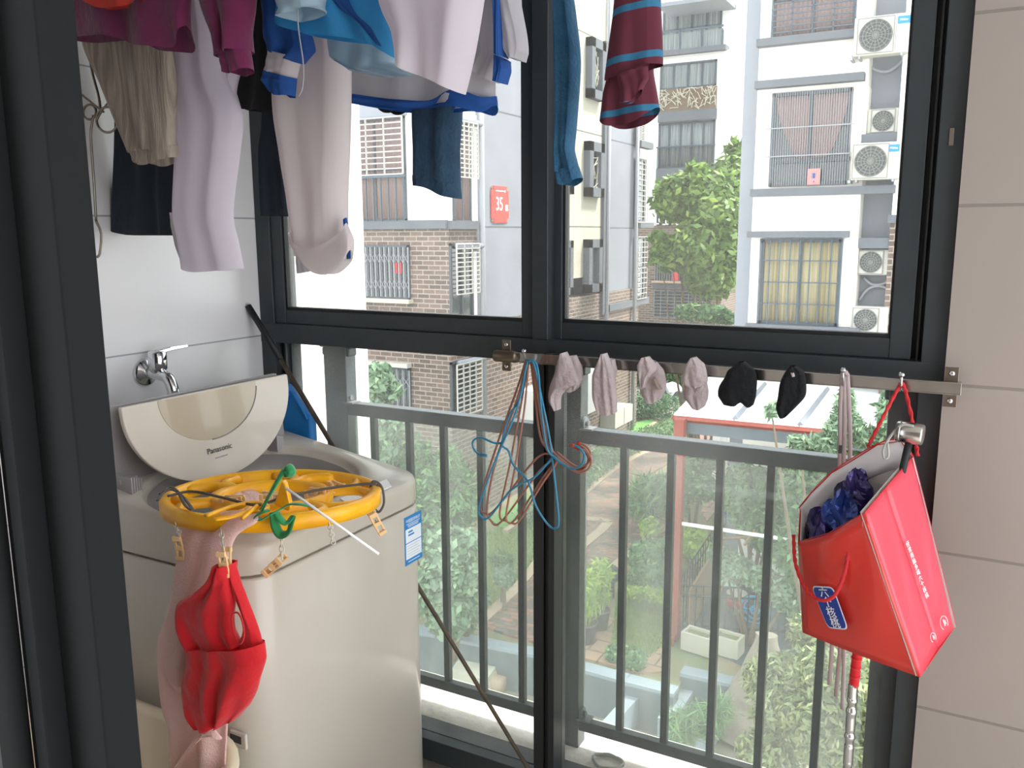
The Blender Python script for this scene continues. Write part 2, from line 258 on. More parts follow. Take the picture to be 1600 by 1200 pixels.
MB().box((-.947, W-.006, ZT1), (-.905, W+.04, 2.44)).build('meeting_stile', 'frame', wn, bevel=.002)
sash(-.900, -.107, .022, .040, W+.016, W+.05, ZT1+.001, ZS-.004, 2.44, 'glass_dusty_haze')
MB().box((-1.765, W+.035, .118), (-.947, W+.04, ZT0)).box((-.882, W+.035, .118), (-.11, W+.04, ZT0)).build('glass_pane', 'glass_dirty_haze', wn)
p = onY(1487, 214, W); MB().box((p[0]-.004, W-.004, p[2]-.016), (p[0]+.004, W+.002, p[2]+.016)).build('latch', 'steel_dull', wn, bevel=.001)
# ------------------------------------------------------------------ balcony ledge, outer wall, railing
YR = 2.03
struct('trim_1', MB().box((XL-.3, W+.10, -.25), (1.3, YR+.16, .105)), 'concrete')
struct('wall_outer', MB().box((-2.6, 1.935, -5.4), (-1.905, onX(570, 420, -1.905)[1], 4)), 'plaster')
struct('wall_outer', MB().box((-.03, 2.0, -5.4), (1.42, YR+.16, 4)).box((-1.9, 2.0, -5.4), (1.42, YR+.14, -.25)), 'plaster')
rl = thing('balcony_railing', 'grey painted steel balcony railing outside the window', 'railing', (-.95, YR, .11))
for a, b, pl in ((507, 541, 700), (872, 905, 900), (1386, 1420, 660)):
    x0, x1 = onY(a, 600 if a < 600 else pl, YR)[0], onY(b, 600 if a < 600 else pl, YR)[0]
    MB().box((x0, YR, .10), (x1, YR+.05, 1.24)).build('post', 'rail_paint', rl, bevel=.003)
    MB().box((x0-.02, YR+.002, 1.205), (x1+.02, YR+.048, 1.24)).box((x0-.01, YR+.004, 1.18), (x1+.01, YR+.046, 1.206)).build('post_cap', 'rail_paint', rl, bevel=.006)
MB().box((-1.9, YR, 1.212), (0, YR+.05, 1.26)).build('head_rail', 'rail_paint', rl, bevel=.003)
for x0, x1 in ((-1.70, -.957), (-.90, -.165)):
    MB().box((x0, YR+.005, .997), (x1, YR+.045, 1.036)).build('top_rail', 'rail_paint', rl, bevel=.003)
    MB().box((x0, YR+.005, .158), (x1, YR+.03, .19)).build('bottom_rail', 'rail_paint', rl, bevel=.002)
    MB().box((x0, YR+.034, .17), (x1, YR+.039, .985)).build('glass_panel', 'glass_rail', rl)
    for zz in (1.036, .192):
        e = x0
        MB().box((e-.002, YR+.0, zz-.002), (e+.035, YR+.04, zz+.003)).lathe([(.018, 0), (.018, .006)], (e+.004, YR+.02, zz+.014), (1, 0, 0), 16).lathe([(.008, 0), (.008, .014)], (e+.004, YR+.02, zz+.014), (1, 0, 0), 12).build('bracket', 'rail_light', rl)
for x in (-1.60, -1.4675, -1.345, -1.218, -1.085, -.78, -.652, -.526, -.402, -.266):
    MB().box((x-.0095, YR+.01, .175), (x+.0095, YR+.03, 1.01)).build('baluster', 'rail_paint', rl, bevel=.002)
# coil of rope on the ledge
c = onZ(950, 1190, .112); P = [(c[0]+.043*math.cos(t*.35)*(1+.05*math.sin(t)), c[1]+.03*math.sin(t*.35), .112+.004*math.sin(t*.8)) for t in range(44)]
MB().tube(P, .0035, 6).build('rope_coil', 'string_grey', smooth=True, label='coil of thin grey rope on the sunlit concrete ledge', cat='rope')
# ------------------------------------------------------------------ washing machine
wm = thing('washing_machine', 'grey top loading washing machine with its lid folded open', 'washing machine', (-1.5, 1.45, 0))
XF, XB, YN, YF = -1.215, -1.80, 1.145, 1.765
def outline(ins=0, n=8, rs=(.03, .085, .07, .03)):
    pts = []
    for (cx, cy), r, a0 in (((XB, YN), rs[0], 180), ((XF, YN), rs[1], 270), ((XF, YF), rs[2], 0), ((XB, YF), rs[3], 90)):
        sx = 1 if cx == XB else -1; sy = 1 if cy == YN else -1
        for k in range(n+1):
            a = math.radians(a0+90*k/n); pts.append((cx+sx*(r+0)+(r-ins)*math.cos(a), cy+sy*r+(r-ins)*math.sin(a)))
    return pts
def loftrings(rings, capb=True, capt=True):
    m = MB(); n = len(rings[0]); V = [p for r in rings for p in r]
    Fc = [(i*n+j, i*n+(j+1) % n, (i+1)*n+(j+1) % n, (i+1)*n+j) for i in range(len(rings)-1) for j in range(n)]
    if capb: Fc.append(tuple(range(n))[::-1])
    if capt: Fc.append(tuple(range(len(V)-n, len(V))))
    return m.add(V, Fc)
deckz = lambda x: .938+.143*(XF-x)-.0
o0 = outline()
body = loftrings([[(x, y, .03) for x, y in o0], [(x, y, .862) for x, y in o0], [(x, y, .868) for x, y in outline(.004)]])
bd = body.build('body', 'washer', wm, smooth=False); bd.data.polygons.foreach_set('use_smooth', [len(p.vertices) == 4 for p in bd.data.polygons])
# top cabinet with an oval opening
CX, CY, AX, AY = -1.475, 1.435, .195, .268
def oval(t, k=1): c, s = math.cos(t), math.sin(t); q = 2/2.35; return CX+k*AX*math.copysign(abs(c)**q, c), CY+k*AY*math.copysign(abs(s)**q, s)
n = 96; ob = outline(n=10)
def ray_out(t, poly):
    d = (math.cos(t), math.sin(t)); best = None
    for i in range(len(poly)):
        a, b = poly[i], poly[(i+1) % len(poly)]; ex, ey = b[0]-a[0], b[1]-a[1]; den = d[0]*ey-d[1]*ex
        if abs(den) < 1e-9: continue
        u = ((a[0]-CX)*ey-(a[1]-CY)*ex)/den; v = ((a[0]-CX)*d[1]-(a[1]-CY)*d[0])/den
        if u > 0 and -1e-6 <= v <= 1+1e-6 and (best is None or u < best): best = u
    return CX+best*d[0], CY+best*d[1]
angs = [2*math.pi*i/n for i in range(n)]; om = []
for t in angs: ox, oy = oval(t); om.append(math.atan2(oy-CY, ox-CX))
outer = [ray_out(a, ob) for a in om]; inner = [oval(t) for t in angs]
def ins(p, k): return (CX+(p[0]-CX)*k, CY+(p[1]-CY)*k)
rings = [[(*ins(p, .992), .874) for p in outer], [(*p, .878) for p in outer], [(*p, deckz(p[0])-.014) for p in outer], [(*ins(p, .992), deckz(p[0])-.004) for p in outer], [(*ins(p, .972), deckz(p[0])) for p in outer],
         [(CX+(p[0]-CX)*1.03, CY+(p[1]-CY)*1.03, deckz(p[0])) for p in inner], [(*p, deckz(p[0])-.004) for p in inner], [(*p, deckz(p[0])-.018) for p in inner], [(CX+(p[0]-CX)*.955, CY+(p[1]-CY)*.955, deckz(p[0])-.02) for p in inner]]
MB_ = loftrings(rings, True, False); tp = MB_.build('top_cover', 'washer', wm, smooth=True)
r2 = [[(CX+(p[0]-CX)*k, CY+(p[1]-CY)*k, deckz(p[0])*(1-f)+f*z) for p in inner] for k, z, f in ((.958, .9, 0.02), (.93, .86, .6), (.90, .83, 1), (.80, .825, 1))]
r2[0] = [(x, y, z-.018) for x, y, z in r2[0]]
loftrings(r2, False, False).build('tub_rim', 'tub', wm, smooth=True, solid=.003)
r3 = [[(CX+(p[0]-CX)*k, CY+(p[1]-CY)*k, z) for p in inner] for k, z in ((.84, .84), (.82, .80), (.80, .55), (.6, .5))]
loftrings(r3, False, True).build('drum', 'drum', wm, smooth=True, solid=.002)
# seam under the cabinet, control panel, bottom vent, energy label
a = [onX(x, y, XF) for x, y in ()]
cp = [(-1.262, 1.66), (-1.225, 1.63), (-1.225, 1.47), (-1.262, 1.48)]
MB().prism([(x, y, deckz(x)+.0005) for x, y in cp], (0, 0, .002)).build('control_panel', 'white', wm)
l0, l1 = onX(631, 808, XF), onX(660, 882, XF)
lb = MB().box((XF, l0[1], onX(632, 886, XF)[2]), (XF+.0008, l1[1], onX(645, 803, XF)[2])).build('energy_label', 'label_blue', wm, label='blue and white energy sticker')
y0, y1, zt, zb = l0[1], l1[1], onX(645, 803, XF)[2], onX(632, 886, XF)[2]; h = zt-zb
MB().box((XF+.0008, y0+.004, zb+.12*h), (XF+.0014, y1-.004, zb+.44*h)).box((XF+.0008, y0+.004, zb+.46*h), (XF+.0014, y1-.004, zb+.74*h)).build('label_field', 'label_white', lb)
text('中国能效标识', .0105, (XF+.0012, (y0+y1)/2, zb+.90*h), (0, 1, 0), (0, 0, 1), 'label_white', lb, depth=.0002)
for a_, b_, c_ in ((.008, .835, .845), (.014, .80, .812), (.016, .772, .782), (.012, .055, .068)): MB().box((XF+.0008, y0+a_, zb+b_*h), (XF+.0014, y1-a_, zb+c_*h)).build('label_print', 'label_white', lb)
MB().box((XF+.0014, y0+.015, zb+.655*h), (XF+.0018, y0+.034, zb+.69*h)).box((XF+.0014, y0+.015, zb+.59*h), (XF+.0018, y0+.04, zb+.625*h)).build('label_bar', 'label_blue', lb)
for k in range(5): MB().box((XF+.0014, y0+.008, zb+(.17+.055*k)*h), (XF+.0018, y1-.012-.006*(k % 2), zb+(.175+.055*k)*h)).build('label_line', 'pipe_grey', lb)
v0, v1 = onX(360, 1140, XF-.03), onX(388, 1172, XF-.03)
yv = YN-.001; a, b = onY(360, 1138, yv), onY(387, 1172, yv)
vc = MB().box((a[0], yv-.004, b[2]), (b[0], yv+.003, a[2])).build('vent_cover', 'lid_beige', wm, bevel=.003)
MB().box((a[0]+.004, yv-.006, b[2]+.012), (b[0]-.012, yv-.003, a[2]-.008)).build('vent_opening', 'ink', vc)
# folded lid
xh = -1.645
rear = MB().prism([(xh-.035, 1.165, 1.0), (xh-.035, 1.735, 1.0), (xh-.0, 1.68, 1.185), (xh-.0, 1.165, 1.185)], (.014, 0, 0)).build('rear_lid', 'washer_grey', wm, bevel=.003)
XD = -1.60; ZD = 1.187; Yc, Ra = 1.4215, .2515
def dpt(k, y, z, dx=0): return (XD+dx+(ZD-z)*.10, y, z)
def dshape(ra, rb, zt, cy=Yc, n=40, straight=.02):
    pts = [(cy-ra, zt), (cy-ra, zt-straight)]+[(cy-ra*math.cos(math.pi*i/n), zt-straight-rb*math.sin(math.pi*i/n)) for i in range(1, n)]+[(cy+ra, zt-straight), (cy+ra, zt)]
    return pts
front = MB().prism([dpt(0, y, z) for y, z in dshape(Ra, .195, ZD)], (.013, 0, 0)).build('front_lid', 'lid_beige', wm, bevel=.003, label='half round beige front lid')
MB().prism([dpt(0, y, z, .0125) for y, z in dshape(.148, .112, ZD-.001, Yc-.012, straight=.003)], (.0015, 0, 0)).build('lid_window', 'lid_window', front, bevel=.0008)
MB().tube([dpt(0, y, z, .0145) for y, z in dshape(.148, .112, ZD-.001, Yc-.012, straight=.003)[20:-2]], .0015, 6).build('lid_groove', 'tub', front, smooth=True)
q = onX(343, 701, XD+.028); text('Panasonic', .0195, (XD+.0135+(ZD-q[2])*.10+.0015, q[1], q[2]), (0, 1, 0), (.1, 0, -1) and (-.1, 0, 1), 'ink', front, name='maker_lettering', depth=.0003)
q = onX(345, 713, XD+.028); MB().prism([(XD+.0135+(ZD-q[2])*.10+.0008, q[1]+a_, q[2]+b_) for a_, b_ in ((-.019, -.0015), (.019, -.0015), (.019, .0015), (-.019, .0015))], (.0004, 0, 0)).build('model_line', 'washer_grey', front)
for yy in (1.20, 1.645):
    hg = MB()
    for k in range(5): hg.box((xh-.0, yy+.009*k-.02, .985), (xh+.055-.004*k, yy+.009*k-.015, 1.03-.003*k))
    hg.tube([(xh+.02, yy-.025, 1.015), (xh+.02, yy+.022, 1.015)], .006, 8); hg.build('hinge', 'washer_grey', wm, bevel=.001)
# ------------------------------------------------------------------ tap on the left wall
tap = thing('water_tap', 'chrome water tap on the tiled wall above the washing machine', 'tap', onX(225, 582, XL))
q = onX(226, 582, XL); T = lambda x, y, d: onX(x, y, XL+d)
MB().lathe([(.036, 0), (.036, .004), (.030, .012), (.016, .016), (.014, .02)], q, (1, 0, 0), 32).build('flange', 'chrome', tap, smooth=True)
MB().tube([q, q+np.array([.03, 0, 0])], .014, 16).tube(catmull([q+np.array([.02, 0, 0]), q+np.array([.055, 0, -.001]), q+np.array([.085, 0, -.008]), q+np.array([.10, 0, -.035]), q+np.array([.102, 0, -.06])], 5), .015, 16).lathe([(.016, 0), (.016, .012), (.011, .014), (.011, .022), (.019, .024), (.019, .045)][::-1], q+np.array([.102, 0, -.10]), (0, 0, 1), 20).build('spout', 'chrome', tap, smooth=True)
MB().lathe([(.016, 0), (.023, .01), (.023, .05), (.018, .055)], q+np.array([.052, 0, .004]), (0, 0, 1), 20).build('valve', 'chrome', tap, smooth=True)
MB().prism([q+np.array(v) for v in ((.05, -.006, .052), (.05, .035, .056), (.05, .085, .058), (.05, .085, .066), (.05, .03, .066), (.05, -.006, .062))], (.018, 0, 0)).build('lever', 'chrome', tap, bevel=.002)
MB().lathe([(.021, 0), (.023, .02), (.020, .03)], q+np.array([.102, 0, -.125]), (0, 0, 1), 20).tube([q+np.array([.102, 0, -.12]), q+np.array([.10, .01, -.17]), q+np.array([.09, .015, -.205])], .012, 12).build('hose_connector', 'white', tap, smooth=True)
# ------------------------------------------------------------------ leaning stick, blue bag, basin
a, b = onY(388, 478, 1.80), onY(830, 1209, 1.80); k = (a[2]-.005)/(a[2]-b[2]); e = a+(b-a)*k
st = MB().tube([a, e], [.0075, .005], 10).build('leaning_stick', 'stick', smooth=True, label='long dark thin stick leaning behind the washing machine', cat='stick')
MB().tube([a, a+(e-a)*.11], .0092, 10).build('stick_grip', 'gasket', st, smooth=True)
P = [(446, 622), (462, 640), (480, 655), (486, 690), (470, 700), (445, 690), (440, 640)]
bb = thing('blue_bag', 'bright blue folded bag tucked between washing machine and window', 'bag', onY(465, 700, 1.80))
MB().prism([onY(x, y, 1.79) for x, y in ((444, 600), (462, 628), (484, 652), (487, 720), (440, 720))], (0, .03, 0)).build('bag_body', 'blue_bag', bb, bevel=.006)
MB().tube(catmull([onY(x, y, 1.785) for x, y in ((447, 622), (455, 612), (468, 632), (480, 655))]), .004, 6).build('bag_handle', 'blue_bag', bb, smooth=True)
# cream basin in the corner at the lower left
bs = thing('plastic_basin', 'large cream plastic basin beside the washing machine', 'basin', (-1.47, .92, 0))
cx, cy = -1.445, .87
bs.location = (cx, cy, 0)
def rrect(hx, hy, r, z, n=8): return [(cx+sx*(hx-r)+r*math.cos(math.radians(a0+90*k/n)), cy+sy*(hy-r)+r*math.sin(math.radians(a0+90*k/n)), z) for sx, sy, a0 in ((1, 1, 0), (-1, 1, 90), (-1, -1, 180), (1, -1, 270)) for k in range(n+1)]
_rr = [rrect(.22, .13, .10, .30), rrect(.25, .16, .12, .32), rrect(.292, .225, .165, .535), rrect(.312, .245, .175, .54), rrect(.312, .245, .175, .552), rrect(.295, .228, .168, .556), rrect(.285, .218, .163, .545), rrect(.245, .155, .13, .335), rrect(.2, .11, .10, .32)]
loftrings(_rr, True, True).build('basin_bowl', 'cream_plastic', bs, smooth=True)
MB().lathe([(.15, 0), (.17, .01), (.15, .30), (.02, .30)], (cx, cy, 0), n=32, sc=(1, .8)).build('basin_stand', 'cream_plastic', bs, smooth=True)
# ================================================================== OUTSIDE
GZ = -5.75
def G(x, y, z=GZ): return onZ(x, y, z)
def gpoly(name, pts, m, z0=GZ, h=.02, base=.1, **k):
    P = [G(x, y, z0) for x, y in pts]; P = [np.array([p[0], p[1], z0-base]) for p in P]
    return MB().prism(P[::-1], (0, 0, base+h)).build(name, m, **k)
struct('floor_garden', MB().box((-40, 1.5, GZ-.9), (30, 16, GZ-.7)), 'basin_floor')
_wl = [G(x, y)+np.array([0, .14, 0]) for x, y in ((560, 975), (700, 1003), (833, 1030), (905, 1052), (975, 1072), (1052, 1092), (1062, 1062), (1150, 1082), (1170, 1088), (1420, 1150))]
struct('floor_garden', MB().prism([(p[0], p[1], GZ-1) for p in [np.array([-40, _wl[0][1]-.5, 0])]+_wl+[np.array([30, _wl[-1][1], 0]), np.array([30, 70, 0]), np.array([-40, 70, 0])]], (0, 0, .98)), 'soil')
def kerb(name, pts, wd, hh, m, z0=GZ, **k):
    P = catmull([G(x, y, z0) for x, y in pts], 3) if len(pts) > 2 else [G(x, y, z0) for x, y in pts]; mb = MB()
    for a, b in zip(P[:-1], P[1:]):
        d = b-a; L = np.linalg.norm(d); nn = np.array([-d[1], d[0], 0])/L*wd/2
        mb.prism([a-nn-np.array([0, 0, .1]), b-nn-np.array([0, 0, .1]), b+nn-np.array([0, 0, .1]), a+nn-np.array([0, 0, .1])][::1], (0, 0, .1+hh))
    return mb.build(name, m, **k)
# paths and lawn
gpoly('floor_path', [(748, 978), (833, 897), (868, 845), (912, 775), (1000, 711), (1112, 668), (1135, 672), (1010, 745), (975, 790), (1045, 835), (965, 885), (905, 950), (865, 1012), (800, 995)], 'path_brick', kind='structure', h=.03)
gpoly('floor_path', [(985, 640), (1040, 660), (1060, 640), (1060, 600), (985, 600)], 'asphalt', kind='structure', h=.02)
kerb('trim_kerb', [(750, 975), (830, 895), (912, 773), (1000, 711), (1112, 670)], .22, .05, 'kerb', kind='structure')
kerb('trim_kerb', [(868, 1005), (905, 950), (965, 882), (1045, 822)], .22, .05, 'kerb', kind='structure')
kerb('trim_kerb', [(975, 792), (1050, 808)], .2, .05, 'kerb', kind='structure')
kerb('trim_kerb', [(975, 790), (1000, 765)], .2, .05, 'kerb', kind='structure')
kerb('trim_kerb', [(905, 812), (950, 818), (900, 862)], .26, .05, 'kerb', kind='structure')
gpoly('floor_turf', [(765, 812), (883, 742), (965, 668), (1018, 655), (1024, 664), (985, 690), (955, 710), (885, 765), (790, 830)], 'turf', kind='structure', h=.03)
kerb('trim_kerb', [(790, 834), (885, 768), (957, 712), (1024, 663)], .14, .1, 'kerb', kind='structure')
gpoly('floor_stone', [(862, 1018), (900, 955), (975, 970), (1040, 990), (1045, 1050), (1000, 1052), (935, 1035)], 'stone_tiles', kind='structure', h=.02)
gpoly('floor_deck', [(1060, 990), (1105, 880), (1330, 890), (1420, 1040), (1180, 1050)], 'slate', kind='structure', h=.03)
gpoly('floor_sand', [(1095, 800), (1110, 760), (1120, 740), (1125, 790), (1105, 815)], 'stone_tiles', kind='structure', h=.02)
def grassmesh(name, poly, n, h, m, label, wd=.012, z=GZ, seed=0):
    P = [G(x, y, z)[:2] for x, y in poly]; xs = [p[0] for p in P]; ys = [p[1] for p in P]; R = np.random.default_rng(seed); V = []; Fc = []
    def inside(x, y):
        c = False
        for i in range(len(P)):
            a, b = P[i], P[i-1]
            if (a[1] > y) != (b[1] > y) and x < (b[0]-a[0])*(y-a[1])/(b[1]-a[1])+a[0]: c = not c
        return c
    while len(Fc) < n:
        x, y = R.uniform(min(xs), max(xs)), R.uniform(min(ys), max(ys))
        if not inside(x, y): continue
        a = R.uniform(0, 6.28); d = R.normal(0, h*.4, 2); hh = h*R.uniform(.5, 1.2); i = len(V)
        V += [(x-wd*math.cos(a), y-wd*math.sin(a), z), (x+wd*math.cos(a), y+wd*math.sin(a), z), (x+d[0], y+d[1], z+hh)]; Fc.append((i, i+1, i+2))
    return MB().add(V, Fc).build(name, m, label=label, cat='grass', kind='stuff')
grassmesh('lawn_grass', [(965, 925), (1055, 930), (1050, 1000), (1000, 1040), (955, 1010)], 9000, .09, 'grass_blade', 'patchy short lawn beside the stone paving and the red post', seed=1)
grassmesh('lawn_grass', [(700, 870), (760, 835), (835, 800), (835, 890), (760, 965), (700, 960)], 8000, .08, 'grass_blade', 'sparse grass on the left side of the brick path', seed=2)
# foliage
def leaves(blobs, n, size, asp=.45, seed=0, shell=.55, up=.3):
    R = np.random.default_rng(seed); B = np.array(blobs, float)
    vol = (B[:, 3]*B[:, 4]*B[:, 5])**.66; pk = R.choice(len(B), n, p=vol/vol.sum()); b = B[pk]
    d = R.normal(size=(n, 3)); d /= np.linalg.norm(d, axis=1)[:, None]; rad = shell+(1-shell)*R.random(n)**.6; rad *= 1+.12*R.normal(size=n)
    c = b[:, :3]+d*rad[:, None]*b[:, 3:6]
    nr = d+R.normal(size=(n, 3))*.7+np.array([0, 0, up]); nr /= np.linalg.norm(nr, axis=1)[:, None]
    a = np.cross(nr, R.normal(size=(n, 3))); a /= np.linalg.norm(a, axis=1)[:, None]; q = np.cross(nr, a); s = size*R.uniform(.6, 1.3, n)[:, None]
    V = np.stack([c-a*s, c-q*s*asp, c+a*s, c+q*s*asp], 1).reshape(-1, 3)
    return V, np.arange(4*n).reshape(-1, 4)
def leafobj(name, blobs, n, size, m, parent=None, asp=.45, seed=0, shell=.55, **k):
    V, Fc = leaves(blobs, n, size, asp, seed, shell); off = world_loc(parent) if parent is not None else 0
    me = bpy.data.meshes.new(name); me.from_pydata((V-off).tolist(), [], Fc.tolist()); me.materials.append(MATS[m]); o = bpy.data.objects.new(name, me); COL.objects.link(o)
    if parent is not None: o.parent = parent
    return tag(o, **k)
def fblob(x, y, Yd, r, ry=None):   # picture circle at depth Yd -> ellipsoid
    c = onY(x, y, Yd); s = (np.array(c)-CAM)@_f/F; return [c[0], c[1], c[2], r*s, (ry or r)*s, (ry or r)*s]
def bush(name, label, cat, blobs, n, size, m, stems=True, seed=0, asp=.45, group=None, shell=.5, foot=GZ):
    B = [fblob(*b) for b in blobs]; cx = np.mean([b[0] for b in B]); cy = np.mean([b[1] for b in B])
    root = thing(name, label, cat, (cx, cy, foot), group)
    leafobj('foliage', B, n, size, m, root, seed=seed, asp=asp, shell=shell)
    if stems:
        mb = MB()
        for b in B:
            p0 = np.array([cx, cy, foot]); p1 = np.array(b[:3]); mb.tube(catmull([p0, (p0*.5+p1*.5)+np.array([0, 0, -.1*(p1[2]-foot)]), p1], 4), [.06*(1-.1*i) for i in range(9)], 6)
        mb.build('trunk' if name.endswith('tree') else 'stems', 'bark', root, smooth=True)
    return root
bush('garden_tree', 'broad light green tree in front of the far white building', 'tree', [(1060, 310, 27, 42, 38), (1100, 300, 27, 40), (1120, 350, 26.5, 45), (1050, 400, 26, 34, 26), (1090, 390, 26, 44), (1130, 400, 26.5, 42), (1030, 372, 26.5, 16, 12), (1110, 440, 26, 38, 26), (1145, 300, 28, 30, 60), (1088, 262, 27, 16, 10), (1150, 232, 28, 17, 14), (1062, 290, 27, 24, 18)], 15000, .15, 'leaf_tree', seed=3, shell=.3)
bush('leafy_tree', 'low leafy tree top beside the ground floor of the far building', 'tree', [(1080, 488, 24, 25, 12), (1110, 490, 24, 28, 12), (1135, 497, 24, 18, 8)], 2500, .12, 'leaf_mid', seed=4)
bush('climbing_shrub', 'pale leafy shrub climbing up the brick wall by the lattice window', 'shrub', [(590, 590, 12.5, 28, 22), (585, 640, 12.5, 26, 30), (600, 665, 12.5, 30, 30), (610, 610, 12.6, 18, 14), (590, 710, 12.4, 30, 40)], 3200, .10, 'leaf_pale', seed=5, asp=.5)
bush('garden_shrub', 'dense mid green shrub behind the left part of the railing', 'shrub', [(640, 720, 13.2, 40, 40), (620, 770, 13, 40, 40), (665, 760, 13.2, 40, 50), (700, 725, 13.4, 26, 28), (715, 740, 13.5, 26, 20), (680, 820, 13, 45, 40), (730, 790, 13.3, 22, 34)], 9000, .085, 'leaf_mid', seed=6, asp=.3)
bush('garden_shrub', 'pale broad leaved shrub at the foot of the left railing', 'shrub', [(700, 860, 11.6, 34, 34), (715, 900, 11.6, 30, 34), (680, 920, 11.5, 34, 40), (735, 850, 11.8, 20, 20), (700, 960, 11.5, 34, 34)], 3800, .10, 'leaf_pale', seed=7, asp=.55)
bush('garden_shrub', 'dark green shrub next to the brick path near the white slabs', 'shrub', [(735, 930, 12.4, 28, 30), (720, 960, 12.3, 30, 26)], 2600, .07, 'leaf_dark', seed=8)
bush('yucca', 'small spiky plant on the left lawn beside the path', 'plant', [(785, 875, 14, 18, 12)], 260, .2, 'leaf_mid', seed=9, asp=.08)
bush('round_bush', 'small grey green bush below the spiky plant on the lawn', 'shrub', [(788, 900, 13.7, 17, 15)], 900, .07, 'leaf_pale', seed=10)
# hedges
def hedge(name, label, pts, wd, hh, n, m, size=.06, seed=0):
    P = [G(x, y) for x, y in pts]; B = []
    for a, b in zip(P[:-1], P[1:]):
        k = max(2, int(np.linalg.norm(b-a)/(.5*wd)))
        for i in range(k): c = a+(b-a)*i/k; B.append([c[0], c[1], GZ+hh*.5, wd*.6, wd*.6, hh*.55])
    return leafobj(name, B, n, size, m, label=label, cat='hedge', seed=seed, shell=.7)
hedge('clipped_hedge', 'low clipped hedge between the green turf strip and the brick path', [(840, 815), (900, 760), (950, 722), (1000, 694), (1070, 668)], .9, .45, 11000, 'leaf_mid', seed=11)
hedge('clipped_hedge', 'dark hedge beside the road near the parked scooter', [(985, 655), (1020, 648), (1052, 662)], 1.2, 1.0, 5000, 'leaf_dark', seed=12)
hedge('clipped_hedge', 'far dark hedge beyond the road behind the socks', [(985, 602), (1100, 600)], 2, 2.2, 6000, 'leaf_dark', size=.1, seed=13)
bush('agave_plant', 'large clump of long strap leaves beside the path', 'plant', [(1020, 775, 19.5, 34, 30), (1000, 790, 19, 22, 14)], 1300, .34, 'leaf_mid', seed=14, asp=.09, stems=False)
bush('garden_shrub', 'leafy green shrub right of the red post upper part', 'shrub', [(1075, 740, 19, 26, 22), (1100, 715, 19.5, 30, 22), (1095, 760, 19, 30, 26), (1060, 790, 18.5, 16, 20)], 4200, .08, 'leaf_mid', seed=15, asp=.3)
bush('garden_shrub', 'bright green low shrub behind the black lattice fence', 'shrub', [(1085, 850, 17, 30, 22), (1065, 835, 17.5, 20, 16), (1100, 865, 16.8, 20, 18)], 2800, .09, 'leaf_bright', seed=16)
bush('garden_shrub', 'wide green shrub left of the red post above the lawn', 'shrub', [(1010, 870, 16, 28, 26), (1030, 900, 15.8, 28, 26), (1000, 905, 15.6, 20, 20), (1035, 860, 16.4, 20, 20)], 5000, .07, 'leaf_mid', seed=17)
bush('ground_cover', 'flat leafy ground plants in front of the wide green shrub', 'plant', [(990, 925, 15, 20, 8), (1025, 930, 15, 26, 9)], 1300, .08, 'leaf_bright', seed=18, stems=False)
bush('small_bush', 'small round bush on the stone paving left of the railing bar', 'shrub', [(962, 1022, 12.9, 15, 14)], 1500, .045, 'leaf_mid', seed=19, stems=False)
bush('small_bush', 'small round bush on the stone paving right of the railing bar', 'shrub', [(990, 1030, 12.8, 19, 16)], 1800, .045, 'leaf_mid', seed=20, stems=False)
bush('garden_tree', 'bushy green tree behind the clothes pole left of the red bag', 'tree', [(1195, 770, 17, 40, 40), (1170, 790, 17, 34, 34), (1230, 790, 16.8, 36, 34), (1200, 830, 16.6, 40, 34), (1165, 745, 17.4, 30, 20), (1140, 770, 17.6, 22, 26)], 8500, .085, 'leaf_mid', seed=21, asp=.4)
bush('garden_tree', 'tall mid green tree behind the red bag', 'tree', [(1280, 740, 15, 60, 50), (1330, 790, 14.8, 60, 60), (1280, 820, 14.8, 50, 50), (1340, 710, 15.2, 60, 40), (1400, 750, 15, 50, 60), (1420, 850, 14.8, 40, 70), (1270, 890, 14, 46, 40), (1240, 860, 14.6, 40, 36)], 15000, .09, 'leaf_mid', seed=22, asp=.4)
bush('conifer_tree', 'feathery light green tree top in front of the white pavilion roof', 'tree', [(1320, 668, 12.5, 28, 30), (1320, 630, 12.5, 15, 24), (1295, 690, 12.5, 28, 16), (1360, 685, 12.5, 34, 20), (1400, 640, 12.3, 26, 40), (1440, 650, 12, 30, 60), (1430, 730, 12, 30, 50), (1250, 690, 12.8, 20, 10), (1205, 640, 12.8, 9, 14)], 7000, .075, 'leaf_pale', seed=23, asp=.3)
bush('maple_tree', 'pale olive garden tree low behind the bottom of the red bag', 'tree', [(1230, 1050, 9.5, 50, 30), (1290, 1060, 9.3, 60, 50), (1220, 1110, 9.2, 46, 40), (1290, 1130, 9, 80, 50), (1370, 1080, 9, 60, 60), (1420, 1140, 8.9, 50, 60), (1340, 1180, 8.8, 90, 50), (1200, 1180, 9, 50, 40), (1260, 990, 9.8, 30, 30), (1180, 1060, 9.6, 20, 30)], 15000, .06, 'leaf_olive', seed=24, asp=.32, shell=.3, foot=GZ-.7)
bush('garden_shrub', 'low shrub among the clutter behind the black fence', 'shrub', [(1150, 890, 14.6, 30, 20), (1190, 905, 14.4, 28, 20), (1235, 930, 14, 30, 26), (1130, 870, 15, 22, 16)], 3800, .07, 'leaf_pale', seed=25)
bush('iris_clump', 'clump of upright blade leaves by the water basin', 'plant', [(1065, 1135, 10.4, 26, 26), (1100, 1125, 10.4, 30, 26), (1125, 1110, 10.3, 16, 24)], 700, .2, 'leaf_mid', seed=26, asp=.06, stems=False, foot=GZ-.7)
bush('thin_sapling', 'thin sapling with sparse leaves in the path bed', 'plant', [(1015, 825, 18, 16, 20), (1022, 860, 17.6, 12, 14)], 300, .08, 'leaf_bright', seed=27)
